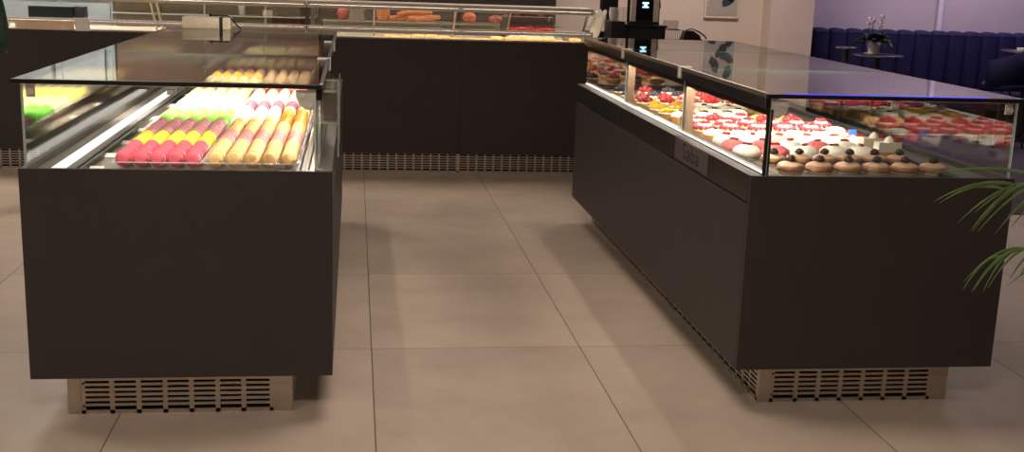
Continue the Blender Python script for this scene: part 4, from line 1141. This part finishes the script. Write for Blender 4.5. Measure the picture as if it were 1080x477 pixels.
# ------------------------------------------------------------------ lights
def area(name, loc, target, sx, sy_, power, col, spread=PI):
    l = bpy.data.lights.new(name, 'AREA'); l.shape = 'RECTANGLE'; l.size = sx; l.size_y = sy_; l.energy = power; l.color = col; l.spread = spread
    o = bpy.data.objects.new(name, l); COL.objects.link(o); o.location = loc
    o.rotation_euler = (Vector(target) - Vector(loc)).to_track_quat('-Z', 'Y').to_euler()
    return o
def spot(name, loc, target, power, col, ang, blend=.6, rad=.05):
    l = bpy.data.lights.new(name, 'SPOT'); l.energy = power; l.color = col; l.spot_size = math.radians(ang); l.spot_blend = blend; l.shadow_soft_size = rad
    o = bpy.data.objects.new(name, l); COL.objects.link(o); o.location = loc
    o.rotation_euler = (Vector(target) - Vector(loc)).to_track_quat('-Z', 'Y').to_euler()
    return o
WARM = (1, .87, .76)
lens_m = emis('panel_lens', (1, .88, .76, 1), 2.0)
rim_m = pbr('panel_rim', rgb(210, 205, 200), .4)
for (lx, ly, e, where) in ((-2.9, 1.2, 38, 'front left'), (.1, .9, 46, 'front middle'), (3.6, .6, 7, 'front right'), (-3.6, 5.6, 55, 'middle left'), (6.8, 11.6, 17, 'over the lounge'), (.6, 4.6, 34, 'over the aisle'), (4.6, 3.4, 8, 'middle right'), (-2.2, 9.9, 60, 'over the left counter'), (.8, 10.3, 10, 'over the middle counter'), (3.2, 10.2, 60, 'over the till')):  # added light panels, large for soft shadows, each with its own energy
    t = thing('added_ceiling_panel', 'added rectangular light panel on the unseen ceiling, ' + where, 'ceiling light', (lx, ly, 3.16), 'added ceiling light panels')
    fr_ = MB()
    for a, b, c, d in ((-.62, -.6, -.32, .32), (.6, .62, -.32, .32), (-.6, .6, -.32, -.3), (-.6, .6, .3, .32)): fr_.box(lx + a, lx + b, ly + c, ly + d, 3.165, 3.1995)
    fr_.build('frame', rim_m, t)
    MB().box(lx - .6, lx + .6, ly - .3, ly + .3, 3.18, 3.19).build('lens', lens_m, t)
    area('panel_fill', (lx, ly, 3.162), (lx, ly, 0), 1.2, .6, e, WARM, math.radians(165))
# added spots without fixtures, brightening the food in the two cases
spot('macaron_fill_spot', (-.80, 4.6, 3.1), (-.70, 5.6, .9), 3600, (1, .92, .78), 26, 1.0)
spot('macaron_fill_spot', (-.72, 3.4, 3.1), (-.66, 4.35, .9), 300, (1, .92, .80), 20, .9)
spot('macaron_fill_spot', (-.6, 5.4, 3.1), (-.6, 6.85, .93), 2200, (1, .92, .78), 16, .9)
spot('pastry_fill_spot', (2.05, 4.1, 3.1), (1.97, 5.3, .9), 2300, (1, .90, .76), 25, .9)
spot('pastry_fill_spot', (2.05, 5.4, 3.1), (1.96, 6.6, .9), 1500, (1, .90, .76), 21, .9)
# violet lounge light
area('lounge_lamp', (7.0, 11.2, 3.1), (7.0, 12.6, 1.5), 4.0, .2, 14, (.95, .66, 1))
area('lounge_blue_lamp', (7.0, 10.9, 3.0), (7.0, 12.3, .7), 3.0, .2, 14, (.25, .25, 1))

for o in list(bpy.data.objects):
    if o.parent is None and o.name.split('.')[0] in ('bar_table', 'lounge_chair', 'flower_pot', 'white_cup'): o.location.z += .0085
w = bpy.data.worlds.new('world'); SC.world = w; w.use_nodes = True
w.node_tree.nodes['Background'].inputs['Color'].default_value = (1, .85, .72, 1)
w.node_tree.nodes['Background'].inputs['Strength'].default_value = .05

SC.view_settings.view_transform = 'Standard'; SC.view_settings.look = 'None'
SC.view_settings.exposure = 0.22; SC.view_settings.gamma = 1; SC.view_settings.use_curve_mapping = False
SC.cycles.max_bounces = 14; SC.cycles.transparent_max_bounces = 40; SC.cycles.glossy_bounces = 8
SC.cycles.sample_clamp_indirect = 6
SC.cycles.use_denoising = True
